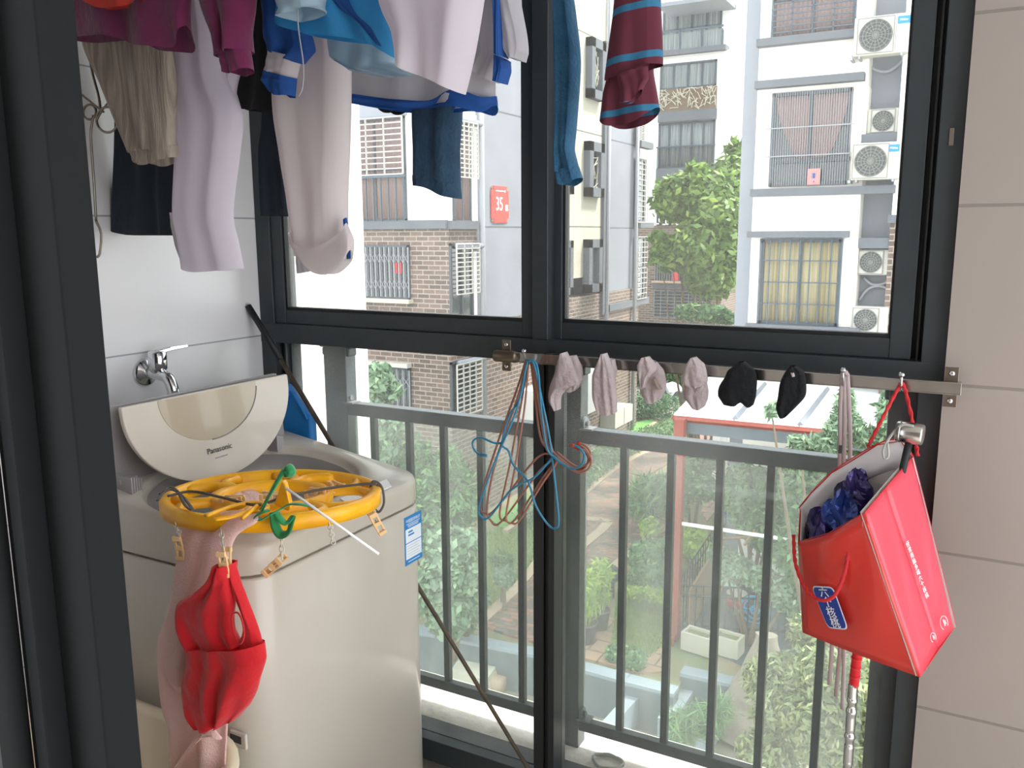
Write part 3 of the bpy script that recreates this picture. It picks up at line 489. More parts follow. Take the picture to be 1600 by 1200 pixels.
# potted bamboos
for i, (px, py, Yd, r, lb) in enumerate(((914, 1003, 0, .22, 'potted bamboo in the front dark pot beside the path'), (936, 982, 0, .20, 'potted bamboo in the rear dark pot beside the path'))):
    c = G(px, py); c[2] = GZ; t = thing('potted_bamboo', lb, 'potted plant', c, 'bamboos in dark pots')
    MB().lathe([(r*.8, 0), (r, .36), (r*1.06, .36), (r*1.06, .40), (r*.93, .40), (r*.9, .34), (.02, .34)], c, n=28).build('pot', 'pot', t, smooth=True)
    mb = MB(); R = np.random.default_rng(i)
    for k in range(9): a = R.uniform(0, 6.28); d = R.uniform(.05, .3); mb.tube([c+np.array([.08*math.cos(a), .08*math.sin(a), .33]), c+np.array([d*math.cos(a), d*math.sin(a), R.uniform(.9, 1.35)])], .009, 5)
    mb.build('canes', 'leaf_bright', t); leafobj('foliage', [[c[0], c[1], GZ+1.05, .28, .28, .34], [c[0]+.04, c[1], GZ+.68, .22, .22, .18]], 900, .085, 'leaf_bright', t, asp=.2, seed=40+i, shell=.2)
# lamp post, red post pavilion
c = G(951, 935); lp = thing('garden_lamp', 'short black bollard lamp beside the potted bamboos', 'lamp', c)
MB().box((c[0]-.09, c[1]-.09, GZ), (c[0]+.09, c[1]+.09, GZ+.42)).build('lamp_post', 'fence_black', lp, bevel=.01)
MB().box((c[0]-.2, c[1]-.2, GZ+.42), (c[0]+.2, c[1]+.2, GZ+.62)).lathe([(.29, 0), (.05, .12)], (c[0], c[1], GZ+.62), n=4).build('lamp_head', 'fence_black', lp, bevel=.01)
rb = G(1053, 998); rz = onY(1060, 654, rb[1])[2]
pv = thing('pavilion', 'red framed garden pavilion with a white sheet roof', 'pavilion', (rb[0], rb[1], GZ))
A0 = onZ(1053, 651, rz); A1 = onZ(1475, 690, rz); B0 = onZ(1118, 580, rz); B1 = B0+(A1-A0)*1.25
MB().prism([A0, A1, B1, B0], (0, 0, .05)).build('roof_sheet', 'pav_roof', pv)
for f in (.25, .5, .75): q0 = A0+(A1-A0)*f; q1 = B0+(B1-B0)*f; MB().tube([q0+np.array([0, 0, .06]), q1+np.array([0, 0, .06])], .05, 4).build('roof_seam', 'b_lightgrey', pv)
MB().tube([A0-np.array([0, 0, .03]), A1-np.array([0, 0, .03])], .055, 4).tube([A0-np.array([0, 0, .03]), B0-np.array([0, 0, .03])], .055, 4).build('edge_beam', 'red_post', pv)
dn = np.array([0, 0, .28]); MB().prism([A0-dn*.15, A1-dn*.15, A1-dn, A0-dn], (0, .1, 0)).build('fascia', 'slate', pv)
pt = onZ(1064, 655, rz)
MB().box((rb[0]-.09, rb[1]-.09, GZ), (rb[0]+.09, rb[1]+.09, rz)).build('post', 'red_post', pv, bevel=.01)
MB().prism([G(1040, 1008), G(1052, 1010), G(1060, 982), G(1052, 982)], (0, 0, .14)).build('post_foot', 'red_post', pv)
q = B1-(B1-B0)*.55; MB().box((q[0]-.09, q[1]-.09, GZ), (q[0]+.09, q[1]+.09, rz)).build('post', 'red_post', pv)
MB().tube([onY(1065, 818, rb[1]), onY(1262, 848, rb[1]+.3)], .035, 8).build('clothes_pole', 'white', label='long white clothes pole tied to the red pavilion post', cat='pole')
# black fence and wooden screen, planters, rock
fb = thing('garden_fence', 'black metal fence with a wooden board screen behind the planters', 'fence', G(1070, 985))
F0, F1, F2 = G(1062, 990), G(1118, 893), G(1250, 1000)
def fence_run(a, b, h, n, k=0):
    for zz in (.15, h-.2, h): MB().tube([a+np.array([0, 0, zz]), b+np.array([0, 0, zz])], .018, 4).build('fence_rail', 'fence_black', fb)
    for i in range(n+1): q = a+(b-a)*i/n; MB().tube([q, q+np.array([0, 0, h])], .012, 4).build('picket', 'fence_black', fb)
fence_run(F0, F1, 1.1, 14); fence_run(F0, F2, .95, 16)
d = F1-F0; MB().prism([F0+np.array([.12, .05, 0]), F1+np.array([.12, 0, 0]), F1+np.array([.12, 0, .85]), F0+np.array([.12, .05, .85])], (.04, 0, 0)).build('board_screen', 'wood', fb)
for (x0, y0, x1, y1, lb) in ((1063, 1016, 1107, 1030, 'left cream stone planter box below the black fence'), (1111, 1022, 1152, 1034, 'right cream stone planter box below the black fence')):
    a = G(x0, y0); b = G(x1, y1); u = b-a; u[2] = 0; L_ = np.linalg.norm(u); u /= L_; v = np.array([-u[1], u[0], 0]); z = np.array([0, 0, 1.]); t = thing('planter_box', lb, 'planter', (a+b)/2, 'cream planter boxes'); D_ = .34
    a[2] = GZ+.02; mb = MB()
    for (p, q, r_, s_) in ((0, L_, 0, .05), (0, L_, D_-.05, D_), (0, .05, .05, D_-.05), (L_-.05, L_, .05, D_-.05)): mb.prism([a+u*p+v*r_, a+u*q+v*r_, a+u*q+v*s_, a+u*p+v*s_], z*.34)
    mb.build('box', 'planter', t, bevel=.006); MB().prism([a+u*.05+v*.05, a+u*(L_-.05)+v*.05, a+u*(L_-.05)+v*(D_-.05), a+u*.05+v*(D_-.05)], z*.29).build('earth', 'soil', t)
c = G(1178, 1105); R = np.random.default_rng(5); mb = MB(); rows = []
for i in range(13):
    t = i/12; r_ = (1-.75*t)*(.62+.05*math.sin(5*t)); rows.append([(c[0]+.10*t+r_*(1+.12*R.normal())*math.cos(2*math.pi*j/16)*1.1, c[1]+.2+r_*.8*(1+.12*R.normal())*math.sin(2*math.pi*j/16), GZ-.6+1.75*t) for j in range(16)])
mb.grid(rows, closev=True).add(rows[-1], [tuple(range(16))]); mb.build('garden_rock', 'rock', sub=1, label='tall weathered garden rock standing by the basins', cat='rock')
# retaining walls, basins, slabs
def wallrun(name, label, pts, h0, h1, th=.28, cap=True):
    P = [G(x, y) for x, y in pts]; t = thing(name, label, 'wall', P[0], None); mb = MB(); mc = MB()
    for a, b in zip(P[:-1], P[1:]):
        d = b-a; d[2] = 0; nn = np.array([-d[1], d[0], 0])/np.linalg.norm(d)*th
        for m_, z0, z1 in ((mb, h0, h1-.06), (mc, h1-.06, h1)):
            q = [p.copy() for p in (a, b, b+nn, a+nn)]
            for p in q: p[2] = z0
            m_.prism(q, (0, 0, z1-z0))
    mb.build('wall_body', 'slate', t); mc.build('wall_cap', 'slate_cap', t); return t
wallrun('retaining_wall', 'long low grey retaining wall with pale stone cap below the brick path', [(560, 975), (700, 1003), (833, 1030), (905, 1052), (975, 1072), (1052, 1092)], GZ-.8, GZ+.08)
wallrun('retaining_wall', 'short grey wall with pale cap right of the basin beam', [(1062, 1062), (1146, 1081)], GZ-.8, GZ+.12)
def beam(label, p, q, z=GZ-.15, wd=.2):
    a, b = onZ(*p, z), onZ(*q, z); d = b-a; nn = np.array([-d[1], d[0], 0])/np.linalg.norm(d)*wd/2
    MB().prism([a-nn, b-nn, b+nn, a+nn], (0, 0, -.5)).build('basin_beam', 'slate_cap', label=label, cat='wall')
beam('narrow grey beam crossing the left water basin', (950, 1130), (990, 1086)); beam('narrow grey beam crossing the right water basin', (1040, 1125), (1078, 1066), wd=.26)
beam('grey beam at the far right of the water basins', (1098, 1135), (1128, 1086), wd=.2)
for (pts, lb) in (([(716, 1028), (727, 1004), (780, 1020), (762, 1038)], 'upper white stone slab lying by the retaining wall'), ([(704, 1052), (720, 1030), (775, 1046), (760, 1068)], 'lower white stone slab lying by the retaining wall')):
    gpoly('stone_slab', pts, 'planter', z0=GZ-.35, h=.06, base=.3, label=lb, cat='slab')
c = onZ(785, 1062, GZ-.7); c = c+np.array([.1, -.5, 0])*0+np.array([0, -.35, 0]); MB().lathe([(.25, 0), (.25, .25), (.2, .27), (.08, .27), (.07, .33), (.02, .33)], c, n=24).build('drain_cover', 'kerb', smooth=True, label='round concrete drain cover beside the white slabs', cat='drain cover')
c = onZ(1030, 1138, GZ-.7); MB().box((c[0]-.2, c[1]-.15, GZ-.7), (c[0]+.2, c[1]+.15, GZ-.4)).build('concrete_block', 'slate_cap', bevel=.01, label='square concrete block in the left water basin', cat='block')
c = onZ(1168, 1140, GZ-.55); sg = thing('garden_notice', 'small dark notice board with a red character on the basin edge', 'sign', c)
MB().box((c[0]-.17, c[1], c[2]), (c[0]+.17, c[1]+.03, c[2]+.36)).build('board', 'slate', sg); MB().box((c[0]-.19, c[1]-.01, c[2]), (c[0]+.19, c[1]+.04, c[2]+.02)).box((c[0]-.19, c[1]-.01, c[2]+.34), (c[0]+.19, c[1]+.04, c[2]+.37)).box((c[0]-.19, c[1]-.01, c[2]), (c[0]-.17, c[1]+.04, c[2]+.37)).build('board_frame', 'slate_cap', sg)
MB().box((c[0]-.05, c[1]-.004, c[2]+.24), (c[0]+.03, c[1], c[2]+.28)).box((c[0]-.07, c[1]-.004, c[2]+.19), (c[0]+.05, c[1], c[2]+.215)).box((c[0]-.06, c[1]-.004, c[2]+.12), (c[0]+.04, c[1], c[2]+.17)).box((c[0]-.08, c[1]-.004, c[2]+.07), (c[0]+.05, c[1], c[2]+.09)).box((c[0]-.015, c[1]-.004, c[2]+.07), (c[0]+.01, c[1], c[2]+.28)).build('red_character', 'sign_red', sg)
# clutter behind the fence
def hoop(c, r, t=.02, n=28): return [(c[0]+r*math.cos(2*math.pi*i/n), c[1], c[2]+r*math.sin(2*math.pi*i/n)) for i in range(n)]
c = G(1178, 975)+np.array([0, 0, .28]); hr = thing('hose_reel', 'light blue wheel shaped hose reel behind the fence', 'hose reel', c)
MB().tube(hoop(c, .27), .025, 6, True).tube(hoop(c+np.array([0, .06, 0]), .2), .02, 6, True).build('reel_rim', 'hose_blue', hr, smooth=True)
MB().tube(hoop(c, .07), .025, 6, True).tube([c+np.array([-.26, 0, 0]), c+np.array([.26, 0, 0])], .015, 6).tube([c+np.array([0, 0, -.26]), c+np.array([0, 0, .26])], .015, 6).build('reel_spokes', 'hose_blue', hr)
c = G(1150, 958); bk = thing('paint_bucket', 'white paint bucket with a red band behind the fence', 'bucket', c)
MB().lathe([(.17, 0), (.2, .42), (.21, .42), (.19, .42), (.02, .40)], c, n=24).build('bucket_body', 'ac_white', bk, smooth=True); MB().lathe([(.187, .16), (.199, .33)], c, n=24).build('bucket_band', 'hint_red', bk, smooth=True)
c = G(1170, 935); jb = thing('plastic_jug', 'white and blue plastic jug standing on a dark post', 'jug', c)
MB().box((c[0]-.13, c[1]-.13, GZ), (c[0]+.13, c[1]+.13, GZ+.35)).build('jug_stand', 'fence_black', jb); MB().lathe([(.13, .35), (.14, .38), (.14, .6), (.05, .72), (.05, .8), (.02, .8)], c, n=20).build('jug_body', 'ac_white', jb, smooth=True); MB().lathe([(.143, .42), (.143, .55)], c, n=20).build('jug_label', 'label_blue', jb)
c = G(1135, 925); MB().lathe([(.32, .25), (.22, .38), (.03, .48)], c, n=9).build('sun_umbrella', 'mint', solid=.01, label='mint green folded umbrella lying behind the fence', cat='umbrella')
MB().tube([onY(1124, 925, 14.6), onY(1146, 880, 15.2)], .03, 6).build('wooden_stick', 'wood', label='light wooden stick leaning by the mint umbrella', cat='stick')
MB().tube([onY(1125, 842, 16), onY(1212, 836, 16.3)], .03, 6).build('wooden_stick', 'wood', label='horizontal wooden stick under the white clothes pole', cat='stick')
MB().tube([onY(1163, 852, 15.8), onY(1180, 828, 16)], .03, 6).build('wooden_stick', 'wood', label='short slanted wooden stick crossing under the white clothes pole', cat='stick')
sc = thing('kick_scooter', 'blue children\'s scooter parked by the dark brick wall', 'scooter', G(1140, 830))
c = G(1140, 830); MB().tube([c+np.array([-.25, 0, .9]), c+np.array([-.05, 0, .15])], .035, 8).tube([c+np.array([-.4, 0, .9]), c+np.array([-.1, 0, .92])], .02, 8).build('handle_stem', 'badge_blue', sc); MB().box(c+np.array([-.05, -.06, .1]), c+np.array([.4, .06, .14])).build('deck', 'label_blue', sc)
for s_ in (-.08, .42): MB().tube(hoop(c+np.array([s_, 0, .09]), .07), .025, 6, True).build('wheel', 'fence_black', sc)
# far parked motor scooter
c = G(1056, 640); ms_ = thing('motor_scooter', 'grey motor scooter parked by the far hedge', 'scooter', c)
for s_ in (-.6, .6): MB().tube(hoop(c+np.array([s_, 0, .3]), .24), .07, 8, True).build('wheel', 'fence_black', ms_)
MB().prism([c+np.array(v) for v in ((-.6, -.15, .35), (.3, -.15, .3), (.8, -.15, .5), (.75, -.15, .8), (0, -.15, .8), (-.2, -.15, .45), (-.5, -.15, 1.0), (-.65, -.15, 1.0))], (0, .3, 0)).build('scooter_body', 'slate', ms_, bevel=.04); MB().tube([c+np.array([-.5, -.3, 1.1]), c+np.array([-.5, .3, 1.1])], .03, 6).build('handlebar', 'fence_black', ms_)
c = G(1050, 617); MB().lathe([(.5, 0), (.55, .2), (.3, .5), (.03, .6)], c, n=20).build('white_cover', 'white', smooth=True, label='white rounded cover beside the far road', cat='cover')
# grey brick hut under the pavilion roof
c0, c1 = G(1140, 760), G(1240, 770)
ht = thing('garden_hut', 'dark brick garden hut half hidden behind the trees', 'hut', (c0[0], 24, GZ))
x0, x1 = onY(1142, 700, 24)[0], onY(1330, 700, 24)[0]; MB().box((x0, 24, GZ), (x1, 27, GZ+3.2)).build('hut_wall', 'brick_dark', ht); xa, za, xb, zb_ = rectY(1178, 682, 1222, 742, 23.97); MB().box((xa, 23.95, za), (xb, 24.0, zb_)).build('hut_window', 'win_dark', ht)
xa, za, xb, zb_ = rectY(1113, 668, 1136, 720, 23); MB().box((xa, 23, GZ), (xb, 23.4, zb_)).box(((xa+xb)/2-.02, 22.98, GZ), ((xa+xb)/2+.02, 23, zb_)).build('white_cabinet', 'b_white', label='tall white outdoor cabinet below the pavilion roof', cat='cabinet')
# ================================================================== BUILDINGS
class Wall:   # a wall plane facing -Y ('Y') or +X ('X'); rect() takes picture rectangles and returns u0,z0,u1,z1
    def __init__(s, ax, v, root): s.ax, s.v, s.root = ax, v, root
    def r(s, x0, y0, x1, y1): return rectY(x0, y0, x1, y1, s.v) if s.ax == 'Y' else rectX(x0, y0, x1, y1, s.v)
    def b(s, mb, u0, z0, u1, z1, d0, d1):  # d: distance out of the wall towards the viewer side
        if s.ax == 'Y': return mb.box((u0, s.v-d0, z0), (u1, s.v-d1, z1))
        return mb.box((s.v+d0, u0, z0), (s.v+d1, u1, z1))
    def part(s, name, m, rects, d0, d1, parent=None, px=True, **k):
        mb = MB()
        for r in rects: s.b(mb, *(s.r(*r) if px else r), d0, d1)
        return mb.build(name, m, parent or s.root, **k)
    def window(s, r, fw=.05, nv=2, nh=0, pane='win_dark', frame='win_frame', curtain=None, bars=None, barm='bar_grey', rail=None, px=True, cgap=0, lattice=None):
        u0, z0, u1, z1 = s.r(*r) if px else r; mb = MB(); B_ = lambda a, b, c, d, e, f: s.b(mb, a, b, c, d, e, f)
        B_(u0, z0, u0+fw, z1, 0, .06); B_(u1-fw, z0, u1, z1, 0, .06); B_(u0, z0, u1, z0+fw, 0, .06); B_(u0, z1-fw, u1, z1, 0, .06)
        for i in range(1, nv): u = u0+(u1-u0)*i/nv; B_(u-fw/2, z0, u+fw/2, z1, 0, .055)
        for i in range(1, nh+1): z = z0+(z1-z0)*i/(nh+1); B_(u0, z-fw/2, u1, z+fw/2, 0, .055)
        w_ = mb.build('window', frame, s.root)
        m2 = MB(); s.b(m2, u0+fw, z0+fw, u1-fw, z1-fw, .0, .012); m2.build('pane', pane, w_)
        if curtain:
            n_ = 40; 
            for (a, b_) in ((u0+fw, u0+fw+(u1-u0)*(.48-cgap)), (u1-fw-(u1-u0)*(.48-cgap), u1-fw)):
                m3 = MB(); rows = []
                for zi in (z0+fw, z1-fw):
                    row = []
                    for i in range(n_+1):
                        u = a+(b_-a)*i/n_; d = .03+.010*math.sin(i*1.3); row.append((u, s.v-d, zi) if s.ax == 'Y' else (s.v+d, u, zi))
                    rows.append(row)
                m3.grid(rows).build('curtain', curtain, w_, smooth=True, solid=.006)
        if bars:
            nvb, nhb = bars; m4 = MB(); t = .011
            for i in range(nvb+1): u = u0+(u1-u0)*i/max(nvb, 1); s.b(m4, u-t, z0, u+t, z1, .12, .12+2*t)
            for i in range(nhb+1): z = z0+(z1-z0)*i/max(nhb, 1); s.b(m4, u0, z-t, u1, z+t, .12, .12+2*t)
            m4.build('grille', barm, w_)
        if rail:
            m5 = MB(); h = (z1-z0)*rail; s.b(m5, u0-.05, z0+h, u1+.05, z0+h+.06, .1, .2)
            for i in range(13): u = u0+(u1-u0)*i/12; s.b(m5, u-.012, z0, u+.012, z0+h, .13, .16)
            m5.build('guard_rail', 'bar_blue', w_)
        return w_
XB5 = -11.1
# ---- building with the red number plate
b5 = thing('apartment_building', 'brick and white apartment building with red number plate, seen through left window', 'building', (-14, 19, GZ))
yb = 17.3; zs = onY(640, 352, yb)[2]; zs1 = onY(640, 345, yb)[2]; ygrey = onX(744, 300, XB5)[1]
MB().box((-20, yb, GZ-.3), (XB5, 23.2, zs)).build('brick_storeys', 'brick_wall', b5)
MB().box((-20, yb, zs), (XB5, ygrey, 14)).build('white_storeys', 'b_white', b5)
MB().box((-20, ygrey, zs), (XB5, 23.2, 14)).box((XB5-.01, ygrey, onX(770, 500, XB5)[2]), (XB5+.012, 23.2, zs)).build('grey_render', 'render_grey', b5)
wl = Wall('Y', yb, b5); wx = Wall('X', XB5, b5)
wl.part('band', 'b_grey', [(500, 345, 700, 358)], -.05, .12); wx.part('band', 'b_grey', [(700, 345, 742, 358)], -.05, .12)
wl.part('lintel', 'b_lightgrey', [(500, 150, 636, 186)], 0, .1)
wl.window((500, 187, 635, 346), nv=3, nh=1, curtain='curtain_pink', bars=None, rail=.42)
u = wl.r(500, 188, 635, 275); mb = MB()
for i in range(11): z = u[1]+(u[3]-u[1])*i/10; wl.b(mb, u[0], z-.014, u[2], z+.014, .15, .19)
for i in range(6): q = u[0]+(u[2]-u[0])*i/5; wl.b(mb, q-.014, u[1], q+.014, u[3], .15, .19)
mb.build('burglar_grille', 'ac_white', b5)
wl.window((500, 383, 641, 466), nv=3, curtain=None, bars=None)
def folding(wall, r, n):
    u = wall.r(*r); mb = MB()
    for i in range(n+1): q = u[0]+(u[2]-u[0])*i/n; wall.b(mb, q-.012, u[1], q+.012, u[3], .06, .085)
    for zc in (.25, .78):
        for i in range(n):
            q0 = u[0]+(u[2]-u[0])*i/n; q1 = u[0]+(u[2]-u[0])*(i+1)/n; za = u[1]+(u[3]-u[1])*zc
            for s_ in (-1, 1):
                a = (q0, za-.12*s_); b_ = (q1, za+.12*s_); mb.tube([(a[0], wall.v-.09, a[1]), (b_[0], wall.v-.09, b_[1])], .009, 4)
    mb.build('folding_gate', 'bar_grey', wall.root)
folding(wl, (500, 386, 641, 462), 20); wl.part('sill', 'planter', [(500, 465, 646, 471)], 0, .2)
wl.part('red_paper', 'hint_red', [(617, 410, 622, 427), (624, 410, 629, 427)], .02, .045)
wl.window((500, 570, 643, 655), nv=3); folding(wl, (500, 572, 643, 652), 16); wl.part('sill', 'ac_white', [(500, 562, 643, 568)], 0, .2)
for r, bars in (((706, 192, 733, 347), None), ((702, 380, 737, 498), None), ((703, 562, 742, 640), None)): wx.window(r, nv=2, curtain='curtain_pink' if r[1] < 300 else None)
for r, nh_, nv_ in (((706, 192, 735, 278), 12, 4), ((702, 381, 738, 458), 11, 3), ((703, 565, 742, 645), 11, 4)):
    u = wx.r(*r); mb = MB()
    for i in range(nh_+1): z = u[1]+(u[3]-u[1])*i/nh_; wx.b(mb, u[0], z-.013, u[2], z+.013, .2, .23)
    for i in range(nv_+1): q = u[0]+(u[2]-u[0])*i/nv_; wx.b(mb, q-.013, u[1], q+.013, u[3], .2, .23)
    mb.build('burglar_grille', 'ac_white', b5)
for px, ya, yb_ in ((746, 60, 560),):
    q = onX(px, 350, XB5); MB().tube([(XB5+.14, q[1], GZ), (XB5+.14, q[1], 9)], .07, 10).build('drain_pipe', 'pipe_grey', b5, smooth=True)
    for yy in (195, 384, 560): z = onX(744, yy, XB5)[2]; MB().tube([(XB5+.14, q[1], z), (XB5+.14, q[1]-1.2, z+.02)], .075, 10).build('pipe_branch', 'b_lightgrey', b5, smooth=True)
q = onX(741, 300, XB5); wx.part('white_pier', 'b_white', [(735, 180, 743, 346), (738, 392, 743, 500)], 0, .05)
# number plate
u = wx.r(766, 291, 793, 348); wp = thing('number_plate', 'red building number plate reading 35 on the grey wall', 'sign', (XB5+.03, (u[0]+u[2])/2, u[1]))
h = u[3]-u[1]; w_ = u[2]-u[0]; c = ((u[0]+u[2])/2, (u[1]+u[3])/2)
MB().box((XB5+.012, u[0], u[1]+.12*h), (XB5+.038, u[2], u[3]-.12*h)).box((XB5+.012, u[0]+.14*w_, u[1]), (XB5+.04, u[2]-.14*w_, u[3])).build('plate', 'sign_red', wp)
for sy in (-1, 1):
    for sz in (-1, 1): MB().box((XB5+.012, c[0]+sy*w_*.36, c[1]+sz*h*.44), (XB5+.03, c[0]+sy*w_*.5, c[1]+sz*h*.46)).box((XB5+.012, c[0]+sy*w_*.40, c[1]+sz*h*.38), (XB5+.03, c[0]+sy*w_*.43, c[1]+sz*h*.5)).build('corner_ornament', 'terracotta', wp)
text('35', h*.52, (XB5+.042, c[0]-.06*w_, c[1]), (0, 1, 0), (0, 0, 1), 'white', wp, sx=.8, depth=.003); text('栋', h*.2, (XB5+.042, c[0]+.37*w_, c[1]-.1*h), (0, 1, 0), (0, 0, 1), 'white', wp, depth=.003)
MB().box((XB5+.04, c[0]-.25*w_, c[1]+.355*h), (XB5+.043, c[0]+.2*w_, c[1]+.385*h)).lathe([(.03, 0), (.03, .004)], (XB5+.04, c[0]+.27*w_, c[1]+.37*h), (1, 0, 0), 12).build('plate_script', 'white', wp)
# ---- cream building with small framed windows, grey part and its brick foot
b6 = thing('apartment_building', 'cream apartment building with small lattice windows and grey end wall', 'building', (-13, 28, GZ))
yA, yB_, yC = 23.2, onX(945, 300, XB5)[1], onX(1001, 300, XB5)[1]
MB().box((-20, yA, zs-1.6), (XB5+.0, yB_, 14)).build('cream_wall', 'render_cream', b6)
MB().box((-20, yB_, zs-2.2), (XB5-.05, yC, 14)).build('grey_render', 'render_grey', b6)
MB().box((-20, yB_, 1.9), (XB5-.0, yC+1.6, 3.0)).build('white_cornice', 'b_white', b6) if False else None
MB().box((-20, yA, GZ-.3), (XB5-.0, yC, zs-2.2)).build('brick_storeys', 'brick_wall', b6)
w6 = Wall('X', XB5, b6)
def framed(r, latt=True):
    u = w6.r(*r); a, z0, b_, z1 = u; t = .24*(b_-a); mb = MB()
    for q in ((a, z0, a+t, z1), (b_-t, z0, b_, z1), (a, z0, b_, z0+t), (a, z1-t, b_, z1)): w6.b(mb, *q, -.02, .22)
    f = mb.build('window', 'b_grey', b6); m2 = MB(); w6.b(m2, a+t, z0+t, b_-t, z1-t, 0, .02); m2.build('pane', 'win_dark' if latt else 'b_lightgrey', f)
    if latt:
        m3 = MB(); R = np.random.default_rng(int(r[0]))
        for k in range(14):
            p_, q_ = R.uniform(a+t, b_-t, 2), R.uniform(z0+t, z1-t, 2); m3.tube([(XB5+.12, p_[0], q_[0]), (XB5+.12, p_[1], q_[1])], .014, 4)
        m3.build('lattice', 'planter', f)
for r in ((915, 63, 937, 156), (912, 223, 935, 308)): framed(r)
framed((866, 290, 887, 303), False)
for r in ((911, 374, 932, 456), (866, 376, 886, 461)): framed(r, False)
w6.part('corner_strip', 'b_grey', [(940, 65, 949, 490)], -.05, .1)
w6.part('grey_band', 'b_grey', [(949, 470, 1010, 480)], -.06, .1)
for xx in (944.5, 989): q = onX(xx, 350, XB5); MB().tube([(XB5+.12, q[1], GZ), (XB5+.12, q[1], 9)], .07, 8).build('drain_pipe', 'pipe_grey', b6, smooth=True)
for r in ((992, 248, 1007, 347), (991, 370, 1006, 466), (993, 192, 1006, 222)): w6.window(r, nv=1, nh=1, bars=(3, 12), barm='ac_white', fw=.08)
for r in ((992, 222, 1011, 232), (991, 348, 1012, 356)): w6.part('ledge', 'b_grey', [r], 0, .25)
w6.part('canopy', 'b_white', [(812, 590, 925, 652)], -.1, .7); 
for i, r in enumerate(((938, 636, 952, 664), (953, 632, 966, 657))):
    w6.part('meter_box', 'ac_white', [r], 0, .55)
# ---- far white building
b7 = thing('apartment_building', 'far white apartment building with balconies behind the green tree', 'building', (-13, 42, GZ))
YF7 = 41; w7 = Wall('Y', YF7, b7)
u = w7.r(985, 200, 1133, 370); u2 = w7.r(1025, 20, 1128, 85); xw0, xw1 = onY(1000, 300, YF7)[0], onY(1133, 300, YF7)[0]; z82 = onY(1080, 84, YF7)[2]
MB().box((xw0-6, YF7, onY(1080, 352, YF7)[2]), (xw1, YF7+8, z82)).build('white_wall', 'b_white', b7)
MB().box((xw0-6, YF7, GZ-.3), (xw1, YF7+8, onY(1080, 352, YF7)[2])).build('brick_storeys', 'brick_wall', b7)
MB().box((xw0-6, YF7+2, z82), (xw1, YF7+8, z82+3.4)).build('top_storey', 'b_white', b7)
w7b = Wall('Y', YF7+2, b7); 
w7.part('roof_edge', 'b_grey', [(1000, 78, 1136, 86)], -.4, .3)
w7b.window((1036, 10, 1128, 78), nv=4, nh=1, pane='curtain_white', fw=.1); w7.part('balcony_glass', 'leaf_pale' and 'curtain_white', [(1030, 50, 1130, 80)], 0, .04)
w7.part('balcony_rail', 'bar_blue', [(1028, 45, 1131, 47.5), (1028, 47, 1030, 80), (1062, 47, 1064, 80), (1096, 47, 1098, 80), (1129, 47, 1131, 80)], 0, .1)
w7.part('roof_beam', 'b_lightgrey', [(1028, 0, 1133, 6)], -2, .2)
w7.window((1032, 97, 1120, 138), nv=4, pane='curtain_white', fw=.09)
sc_ = w7.part('screen_panel', 'bark', [(1032, 138, 1120, 173)], 0, .15); u = w7.r(1032, 138, 1120, 173); mb = MB(); R = np.random.default_rng(3)
for k in range(90):
    a = (R.uniform(u[0], u[2]), R.uniform(u[1], u[3])); an = R.uniform(0, 3.14); L_ = R.uniform(.15, .5); b_ = (np.clip(a[0]+L_*math.cos(an), u[0], u[2]), np.clip(a[1]+L_*math.sin(an), u[1], u[3])); mb.tube([(a[0], YF7-.18, a[1]), (b_[0], YF7-.18, b_[1])], .018, 4)
mb.build('screen_lattice', 'planter', sc_)
w7.part('band', 'b_grey', [(1030, 173, 1120, 189), (1027, 262, 1117, 281), (1022, 441, 1112, 452)], 0, .2)
w7.window((1029, 190, 1117, 262), nv=5, nh=0, curtain='curtain_white', fw=.1, rail=.45); w7.part('glass_guard', 'leaf_pale' and 'curtain_white', [], 0, .1) if False else None
w7.window((1027, 281, 1115, 352), nv=6, nh=0, fw=.09); u = w7.r(1027, 281, 1115, 352); mb = MB(); R = np.random.default_rng(8); n_ = 16
for i in range(n_+1):
    q = u[0]+(u[2]-u[0])*i/n_
    for k in range(4):
        z0 = u[1]+(u[3]-u[1])*(k/4+R.uniform(0, .08)); mb.box((q-.03, YF7-.2, z0), (q+.03, YF7-.14, z0+(u[3]-u[1])*.2)); mb.box((q-.03, YF7-.2, z0), (q+(u[2]-u[0])/n_, YF7-.14, z0+.06))
mb.build('window_lattice', 'b_white', b7)
w7.window((1025, 378, 1110, 440), nv=3, nh=1, bars=(22, 0), fw=.09); w7.part('upper_grille', 'bar_grey', [(1025, 380+4*i, 1052, 380.8+4*i) for i in range(8)], .2, .25)
w7.window((1023, 455, 1110, 496), nv=3, bars=(8, 8), fw=.09); w7.part('sill', 'kerb', [(1023, 439, 1110, 442)], .2, .5)
w7.part('red_paper', 'hint_red', [(1053, 425, 1062, 438)], .2, .24)
